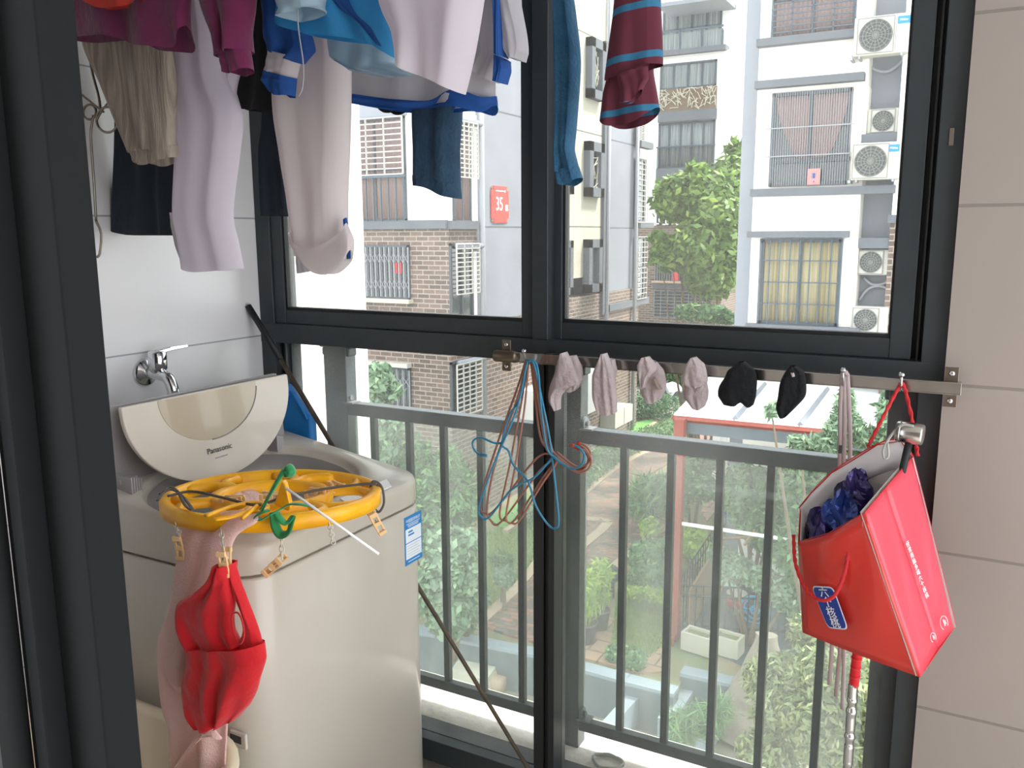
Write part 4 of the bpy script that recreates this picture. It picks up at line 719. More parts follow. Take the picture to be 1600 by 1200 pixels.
# its right wing, set back
b8 = thing('apartment_building', 'far white building wing with narrow dark windows right of the tree', 'building', (-9, 47, GZ))
w8 = Wall('Y', 45, b8); xq0, xq1 = onY(1120, 300, 45)[0], onY(1200, 300, 45)[0]
zt8 = onY(1160, 22, 45)[2]; zb8 = onY(1150, 192, 45)[2]; MB().box((xq0, 45, zb8), (xq1, 50, zt8)).build('white_wall', 'b_white', b8); MB().box((xq0, 45.3, GZ-.3), (xq1, 50, zb8)).build('grey_wall', 'b_grey', b8)
w8.part('cornice', 'b_lightgrey', [(1120, 20, 1160, 24), (1129, 60, 1152, 66), (1135, 98, 1153, 108), (1132, 184, 1150, 191), (1132, 191, 1168, 195)], 0, .5)
for r in ((1130, 27, 1144, 60), (1147, 33, 1158, 78), (1132, 66, 1146, 97), (1134, 127, 1154, 150), (1134, 150, 1149, 183)): w8.window(r, nv=2, fw=.12, pane='curtain_white' if r[1] in (27, 66) else 'win_dark')
w8.part('roof_box', 'b_white', [(1160, -20, 1200, 24)], -3, 0); w8.window((1158, 0, 1162, 5), nv=1) if False else None
w8.part('door_panel', 'win_dark', [(1134, 198, 1166, 262), (1136, 300, 1162, 340), (1140, 420, 1150, 470)], 0, .05)
# ---- near building on the right with the air conditioners
b9 = thing('apartment_building', 'white apartment building with grey bands and air conditioner niches on the right', 'building', (-2.5, 20, GZ))
Y9 = 18; w9 = Wall('Y', Y9, b9); xl9 = onY(1177, 300, Y9)[0]; xr9 = onY(1411, 200, Y9)[0]
MB().box((xl9, Y9+.0, GZ-.3), (onY(1345, 300, Y9)[0], Y9+6, 14)).build('white_wall', 'b_cream', b9)
MB().box((onY(1345, 300, Y9)[0], Y9+.55, GZ-.3), (xr9+.3, Y9+6, 14)).build('niche_wall', 'b_lightgrey', b9)
MB().box((xl9-.34, Y9+.25, GZ-.3), (xl9, Y9+6, 14)).build('grey_side', 'b_lightgrey', b9)
zr = onY(1400, 336, Y9)[2]; MB().box((xr9-.08, Y9-.1, zr), (xr9+3, Y9+6, 14)).build('white_pier', 'b_white', b9); MB().box((xr9-.1, Y9-.05, GZ-.3), (xr9+3, Y9+6, zr-.15)).build('brick_pier', 'brick_wall', b9); MB().box((xr9-.14, Y9-.15, zr-.15), (xr9+3, Y9, zr)).build('pier_band', 'b_grey', b9)
w9.part('band', 'b_grey', [(1186, 56, 1338, 68), (1183, 122, 1352, 134), (1176, 293, 1400, 305), (1171, 361, 1328, 371), (1168, 508, 1345, 520)], 0, .22)
w9.part('niche_band', 'b_grey', [(1346, 208, 1412, 222), (1341, 372, 1398, 388)], -.3, .02)
w9.part('white_strip', 'b_cream', [(1338, 134, 1352, 293), (1314, 372, 1338, 508), (1336, 0, 1360, 26)], -.55, .01)
w9.window((1209, -8, 1338, 56), nv=2, bars=(4, 7), barm='bar_blue', curtain='curtain_pink')
w9.window((1205, 142, 1329, 290), nv=2, pane='win_dark', fw=.07)
u = w9.r(1205, 142, 1329, 290); um = (u[0]+u[2])/2
def curtain(xa, xb, xc, xd, z0, z1, m='curtain_pink'):  # top from xa..xb to bottom xc..xd
    rows = []
    for k in range(9):
        t = k/8; e = t**1.6; row = []
        for i in range(41): s_ = i/40; row.append(((xa+(xc-xa)*e)*(1-s_)+(xb+(xd-xb)*e)*s_, Y9-.035-.012*math.sin(i*1.3), z1+(z0-z1)*t))
        rows.append(row)
    MB().grid(rows).build('curtain', m, b9, smooth=True, solid=.006)
L_ = u[2]-u[0]; curtain(u[0]+.05*L_, um-.02*L_, u[0]+.38*L_, um-.03*L_, u[1]+.25*(u[3]-u[1]), u[3]-.08); curtain(um+.03*L_, u[2]-.04*L_, um+.03*L_, um+.22*L_, u[1]+.25*(u[3]-u[1]), u[3]-.08)
w9.part('window_rail', 'win_frame', [(1205, 248, 1329, 254)], .05, .08)
mb = MB()
for i in range(34): q = u[0]+L_*i/33; w9.b(mb, q-.004, u[1], q+.004, u[3], .14, .148)
for z in (.32, .62): w9.b(mb, u[0]-.1, u[1]+(u[3]-u[1])*z-.01, u[2]+.1, u[1]+(u[3]-u[1])*z+.01, .14, .16)
mb.build('wire_net', 'bar_grey', b9)
w9.part('pink_notice', 'pinkpaper', [(1263, 264, 1283, 289)], .1, .11); w9.part('notice_print', 'badge_blue', [(1270, 271, 1276, 279), (1272, 283, 1274, 285)], .11, .114)
w9.window((1188, 373, 1314, 508), nv=2, curtain='curtain_cream', bars=(8, 4), barm='bar_blue', fw=.07)
def ac(r, lb, tagm='label_blue', word=None, d=.0, bracket=True, tagpos=.82):
    x0, z0, x1, z1 = rectY(*r, Y9); yf = Y9-d; t = thing('air_conditioner', lb, 'air conditioner', ((x0+x1)/2, yf+.15, z0), 'outdoor air conditioner units')
    MB().box((x0, yf, z0), (x1, yf+.3, z1)).build('casing', 'ac_white', t, bevel=.02)
    h = z1-z0; w_ = x1-x0; c = np.array([x0+.40*w_, yf-.004, (z0+z1)/2]); r_ = .42*h
    MB().lathe([(r_, 0), (r_, .01), (.02, .01)], c+np.array([0, .006, 0]), (0, -1, 0), 32).build('fan_opening', 'ac_dark', t)
    mb = MB()
    for k in range(1, 6): mb.tube([c+np.array([r_*k/5.2*math.cos(a), -.02, r_*k/5.2*math.sin(a)]) for a in np.linspace(0, 6.2832, 28, endpoint=False)], .005, 4, True)
    for k in range(8): a = math.pi*k/8; mb.tube([c+np.array([r_*math.cos(a), -.02, r_*math.sin(a)]), c-np.array([r_*math.cos(a), .02, r_*math.sin(a)])], .005, 4)
    g_ = r_*1.08
    for sx, sz in ((-1, 0), (1, 0), (0, -1), (0, 1)):
        mb.tube([c+np.array([sx*g_-(g_ if sz else 0), -.02, sz*g_-(g_ if sx else 0)]), c+np.array([sx*g_+(g_ if sz else 0), -.02, sz*g_+(g_ if sx else 0)])], .007, 4)
    mb.build('fan_grille', 'ac_grille', t)
    MB().box((x0+.76*w_, yf-.002, z0+.05*h), (x0+.765*w_, yf+.002, z1-.05*h)).build('panel_seam', 'ac_dark', t)
    if word:
        p = MB().box((x0+(tagpos-.10)*w_, yf-.004, z1-.27*h), (x0+(tagpos+.12)*w_, yf, z1-.08*h)).build('maker_badge', tagm, t); text(word, .08*h, (x0+(tagpos+.01)*w_, yf-.006, z1-.17*h), (1, 0, 0), (0, 0, 1), 'white', p)
    if bracket: MB().box((x0-.05, yf+.02, z0-.05), (x0, yf+.6, z0)).box((x0+.1*w_, yf+.02, z0-.04), (x0+.14*w_, yf+.6, z0)).box((x1-.14*w_, yf+.02, z0-.04), (x1-.1*w_, yf+.6, z0)).tube([(x0-.02, yf+.05, z0-.03), (x0-.02, yf+.55, z0+.35)], .015, 4).build('wall_bracket', 'pipe_grey', t)
ac((1338, 30, 1423, 90), 'topmost air conditioner unit on a bracket by the white building', 'label_blue', 'Midea', .35, tagpos=.88)
ac((1354, 168, 1417, 207), 'air conditioner unit set back in the niche between two others', 'badge_blue', 'KELON', -.1, False, tagpos=.9)
ac((1334, 225, 1408, 282), 'large air conditioner unit right of the pink curtained window', 'label_blue', 'Midea', .35, tagpos=.86)
ac((1337, 390, 1394, 430), 'air conditioner unit with a pink corner mark in the lower niche', None, None, -.1, False)
ac((1330, 479, 1388, 520), 'lowest air conditioner unit just above the window sill', None, None, .1)
for p in (((1352, 92), (1365, 108), (1385, 112), (1400, 104), (1412, 92)), ((1350, 434), (1362, 444), (1378, 444), (1390, 436)), ((1342, 470), (1356, 452), (1375, 447), (1395, 455))):
    MB().tube(catmull([onY(x, y, Y9+.45) for x, y in p]), .03, 6).build('refrigerant_pipe', 'pipe_grey', b9, smooth=True)
# ================================================================== LAUNDRY
def resample(pts, n):
    P = np.array(pts, float); 
    if len(P) == 2: return P[0]+(P[1]-P[0])*np.linspace(0, 1, n)[:, None]
    P = np.array(catmull(P, 8)); d = np.r_[0, np.cumsum(np.linalg.norm(np.diff(P, axis=0), axis=1))]; t = np.linspace(0, d[-1], n)
    return np.stack([np.interp(t, d, P[:, k]) for k in range(P.shape[1])], 1)
def cloth(name, curves, Yd, m, parent=None, th=.02, amp=.006, k=5, ph=0, nu=44, per=7, hem=True, twist=1.5, **kw):
    """curves: picture polylines from top to bottom, each running left to right; a hollow double-ply garment piece"""
    amp *= .55; C_ = [resample(c, nu) for c in curves]; rows = []
    for i in range(len(C_)-1):
        a, b = C_[max(i-1, 0)], C_[i]; c, d = C_[i+1], C_[min(i+2, len(C_)-1)]
        for j in range(per):
            t = j/per; rows.append(.5*((2*b)+(c-a)*t+(2*a-5*b+4*c-d)*t*t+(3*b-a-3*c+d)*t**3) if 0 < i < len(C_)-2 else b+(c-b)*t)
    rows.append(C_[-1]); nr = len(rows); P = []; R = np.random.default_rng(int(ph*100)+k); p2 = R.uniform(0, 6.28, 3)
    Ya = Yd if hasattr(Yd, '__len__') else (Yd, Yd)
    for i, r in enumerate(rows):
        v = i/(nr-1); yy = Ya[0]+(Ya[1]-Ya[0])*v; fr_, bk_ = [], []
        for j, (x, y) in enumerate(r):
            u_ = j/(nu-1); e = math.sqrt(max(0, 1-(2*u_-1)**2)); e = min(1, e*1.25)
            w_ = amp*(.35+.65*v)*(math.sin(2*math.pi*k*u_*.5+ph+twist*v)+.55*math.sin(2*math.pi*(k*.5+1.3)*u_+p2[0]-2.2*v)+.3*math.sin(9*v+5*u_+p2[1]))
            w2 = amp*.4*math.sin(14*v+8*u_*math.sin(3*v+ph)+p2[2])*e
            fr_.append(onY(x, y, yy)+np.array([0, -th*e+w_+w2, 0])); bk_.append(onY(x, y, yy)+np.array([0, th*e+w_*.6, 0]))
        P.append(fr_+bk_[::-1][1:-1])
    mb = MB(); mb.grid(P, closev=True)
    return mb.build(name, m, parent, smooth=True, **kw)
POLE = {}
def pole(Yp, x0=-1.84, x1=-.05, z=2.33): return MB().tube([(x0, Yp, z), (x1, Yp, z)], .011, 10)
dp = thing('drying_pole', 'steel drying poles above the window just out of view', 'drying pole', (-1, 1.4, 2.33))
for yy in (1.2, 1.45, 1.62): pole(yy).build('pole', 'steel', dp, smooth=True)
TOP = -215
def garment(name, label, cat, Yd, xm): 
    return thing(name, label, cat, onY(xm, -60, Yd), 'laundry hanging from the poles')
# deep maroon jacket
g = garment('jacket', 'maroon velvet jacket with one sleeve, hanging leftmost', 'jacket', 1.14, 220)
cloth('jacket_body', [[(110, TOP), (280, TOP)], [(70, -90), (310, -90)], [(60, 0), (180, 0), (298, -5)], [(60, 56), (125, 62), (190, 60), (228, 74), (262, 77), (284, 74), (293, 40)]], 1.14, 'purple', g, th=.03, amp=.012, k=7)
cloth('sleeve', [[(265, TOP), (320, TOP)], [(300, -60), (392, -60)], [(318, 10), (394, 0)], [(343, 60), (384, 50)], [(346, 92), (386, 78)]], (1.16, 1.15), 'purple', g, th=.028, amp=.008, k=4, ph=1)
cloth('cuff', [[(346, 88), (386, 76)], [(353, 112), (372, 117), (391, 107)]], 1.15, 'purple', g, th=.02, amp=.003)
cloth('red_lining', [[(160, -60), (250, -60)], [(130, 0), (165, 14), (210, 6), (232, -12)]], 1.10, 'orange_red', g, th=.008, amp=.003, ph=2)
# corduroy trousers
g = garment('trousers', 'beige corduroy trousers with worn grey patches, leg tapering down', 'trousers', 1.27, 200)
cloth('trouser_leg', [[(120, TOP), (262, TOP)], [(120, -60), (262, -60)], [(128, 60), (268, 66)], [(158, 130), (275, 130)], [(186, 195), (273, 195)], [(207, 240), (274, 232)]], 1.27, 'corduroy', g, th=.03, amp=.007, k=5, ph=.6)
cloth('leg_hem', [[(206, 236), (277, 228)], [(216, 252), (240, 259), (278, 246)]], 1.27, 'corduroy', g, th=.026, amp=.004, k=9, ph=.6)
g = garment('trousers', 'wide dark navy trousers hanging behind the corduroy ones', 'trousers', 1.40, 230)
cloth('trouser_leg', [[(190, TOP), (290, TOP)], [(190, -60), (290, -60)], [(186, 120), (290, 110)], [(184, 220), (288, 220)], [(182, 300), (288, 300)], [(181, 360), (215, 367), (288, 368)]], 1.40, 'navy', g, th=.03, amp=.009, k=5, ph=2.1)
# long pale trousers, left
g = garment('trousers', 'long pale grey lavender trousers with turned hem, longest on the left', 'trousers', 1.31, 320)
cloth('trouser_leg', [[(292, TOP), (330, TOP)], [(290, -60), (326, -60)], [(283, 40), (342, 40)], [(276, 120), (350, 120)], [(278, 180), (374, 180)], [(279, 240), (371, 235)], [(276, 330), (360, 330)], [(282, 370), (368, 378)], [(291, 410), (318, 424), (377, 420)]], 1.31, 'white_cloth', g, th=.034, amp=.009, k=3, ph=1.2, twist=.8)
cloth('rolled_hem', [[(268, 332), (286, 334)], [(270, 352), (288, 360)], [(276, 380), (291, 390)], [(286, 404), (294, 412)]], 1.335, 'grey_cloth', g, th=.012, amp=.002, k=2)
cloth('trouser_leg', [[(320, TOP), (390, TOP)], [(300, -60), (392, -60)], [(330, 60), (385, 60)], [(340, 120), (362, 150)], [(350, 175), (374, 182)]], 1.335, 'white_cloth', g, th=.02, amp=.006, k=3, ph=.3)
# black garments
g = garment('sweater', 'black sweater between the maroon sleeve and the blue jacket', 'sweater', 1.44, 390)
cloth('sweater_body', [[(380, TOP), (440, TOP)], [(380, -60), (450, -60)], [(376, 60), (452, 60)], [(357, 110), (455, 110)], [(358, 152), (372, 170), (450, 175)]], 1.44, 'black_cloth', g, th=.03, amp=.006, k=4)
cloth('sleeve', [[(440, 60), (505, 60)], [(442, 110), (503, 110)], [(452, 150), (480, 153), (502, 148)]], 1.44, 'black_cloth', g, th=.02, amp=.004, k=3, ph=2)
g = garment('trousers', 'narrow dark navy trousers in front of the window corner', 'trousers', 1.60, 430)
cloth('trouser_leg', [[(410, TOP), (470, TOP)], [(410, -60), (470, -60)], [(411, 170), (465, 170)], [(405, 240), (462, 240)], [(409, 335), (430, 338), (470, 337)]], 1.60, 'navy', g, th=.025, amp=.006, k=4, ph=.2)
# middle pale trousers with a rolled cuff
g = garment('trousers', 'pale off-white trousers with a wide rolled up cuff', 'trousers', 1.38, 490)
cloth('trouser_leg', [[(440, TOP), (545, TOP)], [(440, -60), (545, -60)], [(429, 140), (546, 140)], [(440, 240), (544, 235)], [(453, 310), (540, 310)], [(466, 400), (538, 400)]], 1.38, 'offwhite_cloth', g, th=.034, amp=.008, k=3, ph=2.6)
cloth('rolled_cuff', [[(450, 363), (475, 386), (505, 384), (538, 362), (541, 348)], [(452, 378), (475, 398), (508, 402), (545, 380), (547, 362)], [(465, 400), (490, 418), (515, 425), (545, 400), (550, 384)], [(472, 404), (498, 426), (522, 427), (543, 408), (549, 390)]], 1.345, 'offwhite_cloth', g, th=.014, amp=.003, k=3, ph=1)
cloth('blue_piping', [[(537, 344), (541, 340)], [(539, 370), (546, 366)], [(543, 405), (549, 404)]], 1.36, 'jacket_blue', g, th=.004, amp=.001)
cloth('lining_flap', [[(462, 390), (480, 395)], [(464, 428), (492, 422)]], 1.395, 'grey_cloth', g, th=.008, amp=.002)
# blue and grey school jacket
g = garment('jacket', 'grey and royal blue school jacket hanging in the middle', 'jacket', 1.52, 640)
cloth('jacket_body', [[(560, TOP), (720, TOP)], [(470, -60), (790, -60)], [(480, 30), (785, 30)], [(500, 100), (775, 100)], [(503, 143), (600, 158), (690, 166), (774, 158)]], 1.52, 'grey_cloth', g, th=.04, amp=.012, k=6, ph=.9)
cloth('blue_hem', [[(502, 141), (600, 155), (645, 160), (690, 160), (722, 142), (762, 154), (776, 150)], [(502, 153), (600, 170), (645, 174), (690, 172), (730, 171), (760, 178), (776, 164)]], 1.515, 'jacket_blue', g, th=.043, amp=.012, k=6, ph=.9)
cloth('blue_panel', [[(470, -60), (560, -60)], [(478, 20), (520, 30)], [(482, 90), (516, 92)], [(485, 100), (516, 104)]], 1.46, 'jacket_blue', g, th=.02, amp=.006, k=4)
cloth('sleeve', [[(405, -60), (490, -60)], [(413, 20), (476, 20)], [(417, 60), (488, 80)], [(424, 78), (470, 100)]], (1.325, 1.33), 'jacket_blue', g, th=.03, amp=.008, k=3, ph=.5)
cloth('sleeve_cuff', [[(424, 80), (466, 90)], [(420, 100), (460, 115)], [(417, 112), (458, 124)]], 1.322, 'offwhite_cloth', g, th=.024, amp=.003, k=3)
cloth('cuff_band', [[(416, 110), (459, 122)], [(412, 124), (424, 130), (458, 138)], [(425, 136), (440, 150), (457, 150)]], 1.318, 'jacket_blue', g, th=.022, amp=.003)
cloth('sleeve', [[(700, TOP), (790, TOP)], [(735, -60), (805, -60)], [(745, 30), (812, 20)], [(758, 85), (790, 90)], [(742, 110), (776, 130)]], (1.46, 1.5), 'grey_cloth', g, th=.03, amp=.006, k=3, ph=2.4)
cloth('sleeve', [[(760, -60), (800, -60)], [(776, 0), (812, 10)], [(788, 50), (820, 55)], [(790, 80), (822, 82)], [(800, 92), (815, 95)]], (1.42, 1.43), 'grey_cloth', g, th=.024, amp=.005, k=2, ph=.7)
cloth('blue_piping', [[(768, -60), (785, -60)], [(776, 10), (788, 10)], [(778, 86), (788, 90)]], 1.41, 'jacket_blue', g, th=.02, amp=.002)
cloth('sleeve_cuff', [[(776, 86), (794, 96)], [(775, 112), (795, 110)], [(775, 128), (788, 131)]], 1.44, 'jacket_blue', g, th=.02, amp=.002)
# dark cloth peeping out below the jacket
g = garment('shirt', 'black shirt whose hem shows just below the grey jacket', 'shirt', 1.64, 615)
cloth('shirt_body', [[(570, TOP), (670, TOP)], [(570, -60), (670, -60)], [(580, 100), (665, 100)], [(591, 165), (610, 178), (632, 172), (650, 160)]], 1.64, 'black_cloth', g, th=.02, amp=.005)
# cyan shirt
g = garment('shirt', 'bright sky blue shirt with a dark blue side stripe', 'shirt', 1.22, 530)
cloth('shirt_body', [[(470, TOP), (590, TOP)], [(430, -80), (600, -80)], [(436, 0), (606, 20)], [(438, 32), (460, 48), (520, 60), (585, 68), (618, 92)]], 1.22, 'cyan_cloth', g, th=.03, amp=.01, k=5, ph=2)
cloth('side_stripe', [[(490, -80), (515, -80)], [(520, 0), (545, 0)], [(560, 35), (580, 45)], [(588, 66), (594, 72)]], 1.19, 'jacket_blue', g, th=.006, amp=.001)
cloth('sleeve', [[(430, -80), (520, -80)], [(436, -5), (502, -5)], [(442, 20), (500, 15)], [(437, 27), (460, 28), (503, 12)]], 1.15, 'lightblue_cloth', g, th=.03, amp=.004, k=3)
cloth('inner_hem', [[(510, 50), (625, 70)], [(515, 85), (560, 110), (618, 100)], [(545, 110), (590, 118), (630, 116), (652, 116)]], 1.30, 'lightblue_cloth', g, th=.02, amp=.007, k=5, ph=1)
MB().tube(catmull([onY(x, y, 1.14) for x, y in ((465, -20), (466, 40), (474, 100), (473, 135), (467, 150))]), .0012, 5).build('drawstring', 'grey_cloth', g, smooth=True)
# white shirt
g = garment('shirt', 'large white lavender shirt with a pointed lower corner', 'shirt', 1.18, 680)
cloth('shirt_body', [[(620, TOP), (730, TOP)], [(580, -90), (765, -90)], [(592, 0), (753, 0)], [(612, 50), (738, 80)], [(622, 92), (650, 114), (690, 130), (722, 147)]], 1.18, 'white_cloth', g, th=.034, amp=.011, k=4, ph=.4, twist=.8)
# denim leg below the jacket
g = garment('jeans', 'dark blue jeans leg hanging below the white shirt', 'jeans', 1.58, 685)
cloth('jeans_leg', [[(650, TOP), (722, TOP)], [(650, -60), (722, -60)], [(650, 110), (722, 110)], [(646, 180), (720, 180)], [(648, 240), (716, 235)], [(648, 276), (717, 290)]], 1.58, 'denim', g, th=.03, amp=.004, k=4, ph=.8)
cloth('leg_hem', [[(647, 274), (717, 288)], [(648, 290), (675, 294), (700, 306), (719, 311)]], 1.58, 'denim', g, th=.031, amp=.002, k=4, ph=.8)
# second denim leg right of the mullion
g = garment('jeans', 'faded blue jeans leg hanging beside the central window mullion', 'jeans', 1.62, 885)
cloth('jeans_leg', [[(866, TOP), (890, TOP)], [(866, -60), (888, -60)], [(867, 20), (898, 20)], [(868, 100), (906, 95)], [(869, 190), (900, 190)], [(868, 240), (896, 235)], [(869, 272), (903, 262)]], 1.62, 'denim_blue', g, th=.024, amp=.005, k=3, ph=1.9)
cloth('leg_hem', [[(868, 268), (903, 260)], [(872, 286), (890, 290), (909, 278)]], 1.62, 'denim_blue', g, th=.024, amp=.003, k=3, ph=1.9)
# maroon and blue striped sleeve
def stripes(name, c1, c2, period, frac, ang, off):
    m = bpy.data.materials.new(name); m.use_nodes = True; nt = m.node_tree; N = nt.nodes; L = nt.links; b = N['Principled BSDF']; b.inputs['Roughness'].default_value = .9
    g_ = N.new('ShaderNodeNewGeometry'); s_ = N.new('ShaderNodeSeparateXYZ'); L.new(g_.outputs['Position'], s_.inputs[0])
    a = N.new('ShaderNodeMath'); a.operation = 'MULTIPLY_ADD'; L.new(s_.outputs[0], a.inputs[0]); a.inputs[1].default_value = -ang; L.new(s_.outputs[2], a.inputs[2])
    d = N.new('ShaderNodeMath'); d.operation = 'ADD'; L.new(a.outputs[0], d.inputs[0]); d.inputs[1].default_value = 10+off
    e = N.new('ShaderNodeMath'); e.operation = 'DIVIDE'; L.new(d.outputs[0], e.inputs[0]); e.inputs[1].default_value = period
    f = N.new('ShaderNodeMath'); f.operation = 'FRACT'; L.new(e.outputs[0], f.inputs[0]); h = N.new('ShaderNodeMath'); h.operation = 'LESS_THAN'; L.new(f.outputs[0], h.inputs[0]); h.inputs[1].default_value = frac
    mx = N.new('ShaderNodeMix'); mx.data_type = 'RGBA'; L.new(h.outputs[0], mx.inputs[0]); mx.inputs[6].default_value = (*lin(c1), 1); mx.inputs[7].default_value = (*lin(c2), 1); L.new(mx.outputs[2], b.inputs['Base Color']); MATS[name] = m
z1 = onY(1000, 15, 1.5)[2]; z2 = onY(1000, 92, 1.5)[2]; stripes('stripe', '5c2434', '2f6f92', abs(z1-z2), .14, .10, 0)
sa = onY(1000, 12, 1.5); MATS['stripe'].node_tree.nodes
g = garment('striped_shirt', 'maroon shirt sleeve with thin blue stripes, hanging rightmost', 'shirt', 1.5, 990)
per_ = abs(z1-z2); target = sa[2]-(-.0)+0
for n_ in MATS['stripe'].node_tree.nodes:
    if n_.bl_idname == 'ShaderNodeMath' and n_.operation == 'ADD': n_.inputs[1].default_value = 20*per_-(onY(1000, 20, 1.5)[2]-.10*onY(1000, 20, 1.5)[0])
cloth('sleeve', [[(975, TOP), (1025, TOP)], [(965, -60), (1030, -60)], [(961, 0), (1032, 0)], [(952, 70), (1035, 60)], [(945, 126), (975, 122), (1010, 105), (1036, 101)]], 1.5, 'stripe', g, th=.026, amp=.004, k=3)
cloth('turned_cuff', [[(958, 95), (1020, 90)], [(948, 130), (1020, 112)], [(942, 160), (1026, 145)], [(938, 188), (960, 199), (1000, 192), (1030, 168)]], 1.54, 'stripe', g, th=.03, amp=.006, k=4, ph=2)
cloth('cuff_fold', [[(962, 118), (1012, 104)], [(968, 140), (1014, 122)], [(968, 160), (985, 160), (1004, 140)]], 1.47, 'stripe', g, th=.01, amp=.005, k=3, ph=1)
# wire clip ring at the far left
c = onY(160, 183, 1.3); hg = thing('wire_hanger', 'grey curled wire hanger hanging at the far left', 'hanger', c)
q = lambda *p: [onY(x, y, 1.3) for x, y in p]
MB().tube(catmull(q((140, 90), (146, 120), (154, 150), (157, 172)), 6), .0028, 6).tube(catmull(q((128, 148), (145, 162), (162, 175)), 6), .0026, 6).tube(catmull(q((172, 156), (160, 172), (150, 190)), 6), .002, 6).build('wire_stem', 'steel_dull', hg, smooth=True)
for (cx_, cy_, r_) in ((168, 187, 19), (140, 175, 11)): MB().tube([onY(cx_+r_*.9*math.cos(t), cy_+r_*1.05*math.sin(t), 1.3) for t in np.linspace(0, 6.2832, 32, endpoint=False)], .0028, 6, True).build('wire_loop', 'steel_dull', hg, smooth=True)
MB().tube(catmull(q((146, 180), (142, 205), (143, 235), (147, 290), (150, 345)), 5), .0028, 6).build('wire_tail', 'steel_dull', hg, smooth=True)
MB().tube(catmull(q((150, 345), (158, 365), (156, 395), (152, 402)), 5), .003, 6).build('hanging_strap', 'corduroy', hg, smooth=True)
# ------------------------------------------------------------------ hook rail below the transom
YH = 1.79
hr = thing('hook_rail', 'polished steel towel rail with pegs screwed under the window', 'hook rail', onY(1140, 582, YH))
a0, a1 = onY(775, 549, YH), onY(1503, 596, YH); b0, b1 = onY(775, 565, YH), onY(1503, 616, YH)
zt, zb = (a0[2]+a1[2])/2, (b0[2]+b1[2])/2
MB().box((a0[0], YH, zb), (a1[0], YH+.012, zt)).box((a0[0], YH-.008, zt-.002), (a1[0], YH, zt)).box((a0[0], YH-.004, zb), (a1[0], YH, zb+.0015)).build('rail_plate', 'steel', hr, bevel=.0008)
MB().lathe([(.0135, 0), (.0145, .004), (.0145, .055), (.0135, .06)], (a0[0]-.002, YH-.001, (zt+zb)/2), (1, 0, 0), 20).build('rail_sleeve', 'steel_dull', hr, smooth=True)
for x in (a0[0]+.022, a1[0]-.018):
    m = MB().box((x-.012, YH+.012, zb-.026), (x+.012, YH+.015, zt+.026)); br = m.build('bracket', 'steel_dull', hr, bevel=.001)
    for z in (zb-.014, zt+.014): MB().lathe([(.0055, 0), (.0055, .003), (.002, .004)], (x, YH+.012, z), (0, -1, 0), 16).build('screw', 'chrome', br, smooth=True)
MB().box((-.9, YH+.012, zb+.004), (-.88, W-.01, zt-.004)).box((-.45, YH+.012, zb+.004), (-.43, W, zt-.004)).build('wall_spacer', 'steel_dull', hr)
def peg(px, py): 
    p = onY(px, py, YH-.03); z = (zt+zb)/2; 
    MB().tube(catmull([(p[0], YH+.002, zb+.006), (p[0], YH-.018, zb+.004), (p[0], YH-.03, zt-.004), (p[0], YH-.034, p[2])], 4), .0028, 8).lathe([(.002, -.004), (.006, 0), (.006, .003), (.003, .006)], (p[0], YH-.034, p[2]), (0, 0, 1), 14).build('peg', 'chrome', hr, smooth=True); return np.array([p[0], YH-.022, zt-.012])
PG = [peg(820, 549), peg(1318, 579), peg(1409, 586)]
for px, py in ((882, 556), (944, 558), (1011, 562), (1084, 566), (1158, 573), (1238, 580)): peg(px, py+8)
# socks
def sock(label, curves, m, Yd=1.755, extra=None, **k):
    t = thing('sock', label, 'sock', onY(curves[0][0][0], curves[0][0][1], Yd), 'socks hanging from the pegs')
    cloth('sock_body', curves, Yd, m, t, th=.013, amp=.004, nu=26, per=6, **k)
    for nm, cv, dY, mm in (extra or []): cloth(nm, cv, Yd+dY, mm, t, th=.009, amp=.003, nu=18, per=5)
sock('pale lilac sock with a curled toe hanging first from the left', [[(877, 552), (884, 550)], [(872, 564), (892, 562)], [(866, 585), (900, 580)], [(860, 600), (905, 598)], [(857, 615), (886, 608)], [(859, 630), (876, 622)], [(868, 641), (874, 640)]], 'sock_grey', k=3, extra=[('sock_cuff', [[(890, 556), (900, 555)], [(888, 575), (909, 572)], [(886, 598), (911, 592)], [(884, 610), (895, 612), (908, 600)]], .012, 'sock_grey')])
sock('long pale lilac sock hanging second from the left', [[(940, 553), (947, 552)], [(934, 566), (953, 563)], [(926, 585), (960, 585)], [(925, 605), (962, 606)], [(926, 625), (965, 628)], [(932, 643), (950, 648), (964, 644)]], 'sock_grey', k=5, ph=1, extra=[('sock_cuff', [[(952, 560), (960, 562)], [(950, 575), (964, 578)], [(952, 590), (962, 592)]], .012, 'sock_grey')])
sock('small grey sock with a yellowish heel mark, third from the left', [[(1003, 559), (1014, 557)], [(996, 570), (1022, 566)], [(997, 582), (1026, 578)], [(999, 592), (1016, 588)], [(1003, 606), (1010, 604)]], 'sock_grey', k=4, ph=2, extra=[('sock_foot', [[(1016, 562), (1026, 566)], [(1008, 580), (1036, 576)], [(1001, 598), (1041, 594)], [(1000, 615), (1040, 610)], [(1008, 627), (1020, 630), (1034, 622)]], .01, 'sock_grey'), ('heel_mark', [[(1020, 590), (1024, 592)], [(1026, 606), (1034, 608)]], -.004, 'corduroy')])
sock('grey sock folded double, fourth from the left', [[(1080, 559), (1087, 558)], [(1072, 570), (1100, 568)], [(1067, 590), (1105, 585)], [(1070, 602), (1106, 596)], [(1080, 608), (1098, 602)]], 'sock_grey', k=4, ph=3, extra=[('sock_foot', [[(1072, 596), (1104, 592)], [(1068, 612), (1107, 608)], [(1070, 624), (1106, 624)], [(1080, 636), (1092, 640), (1102, 634)]], .01, 'sock_grey')])
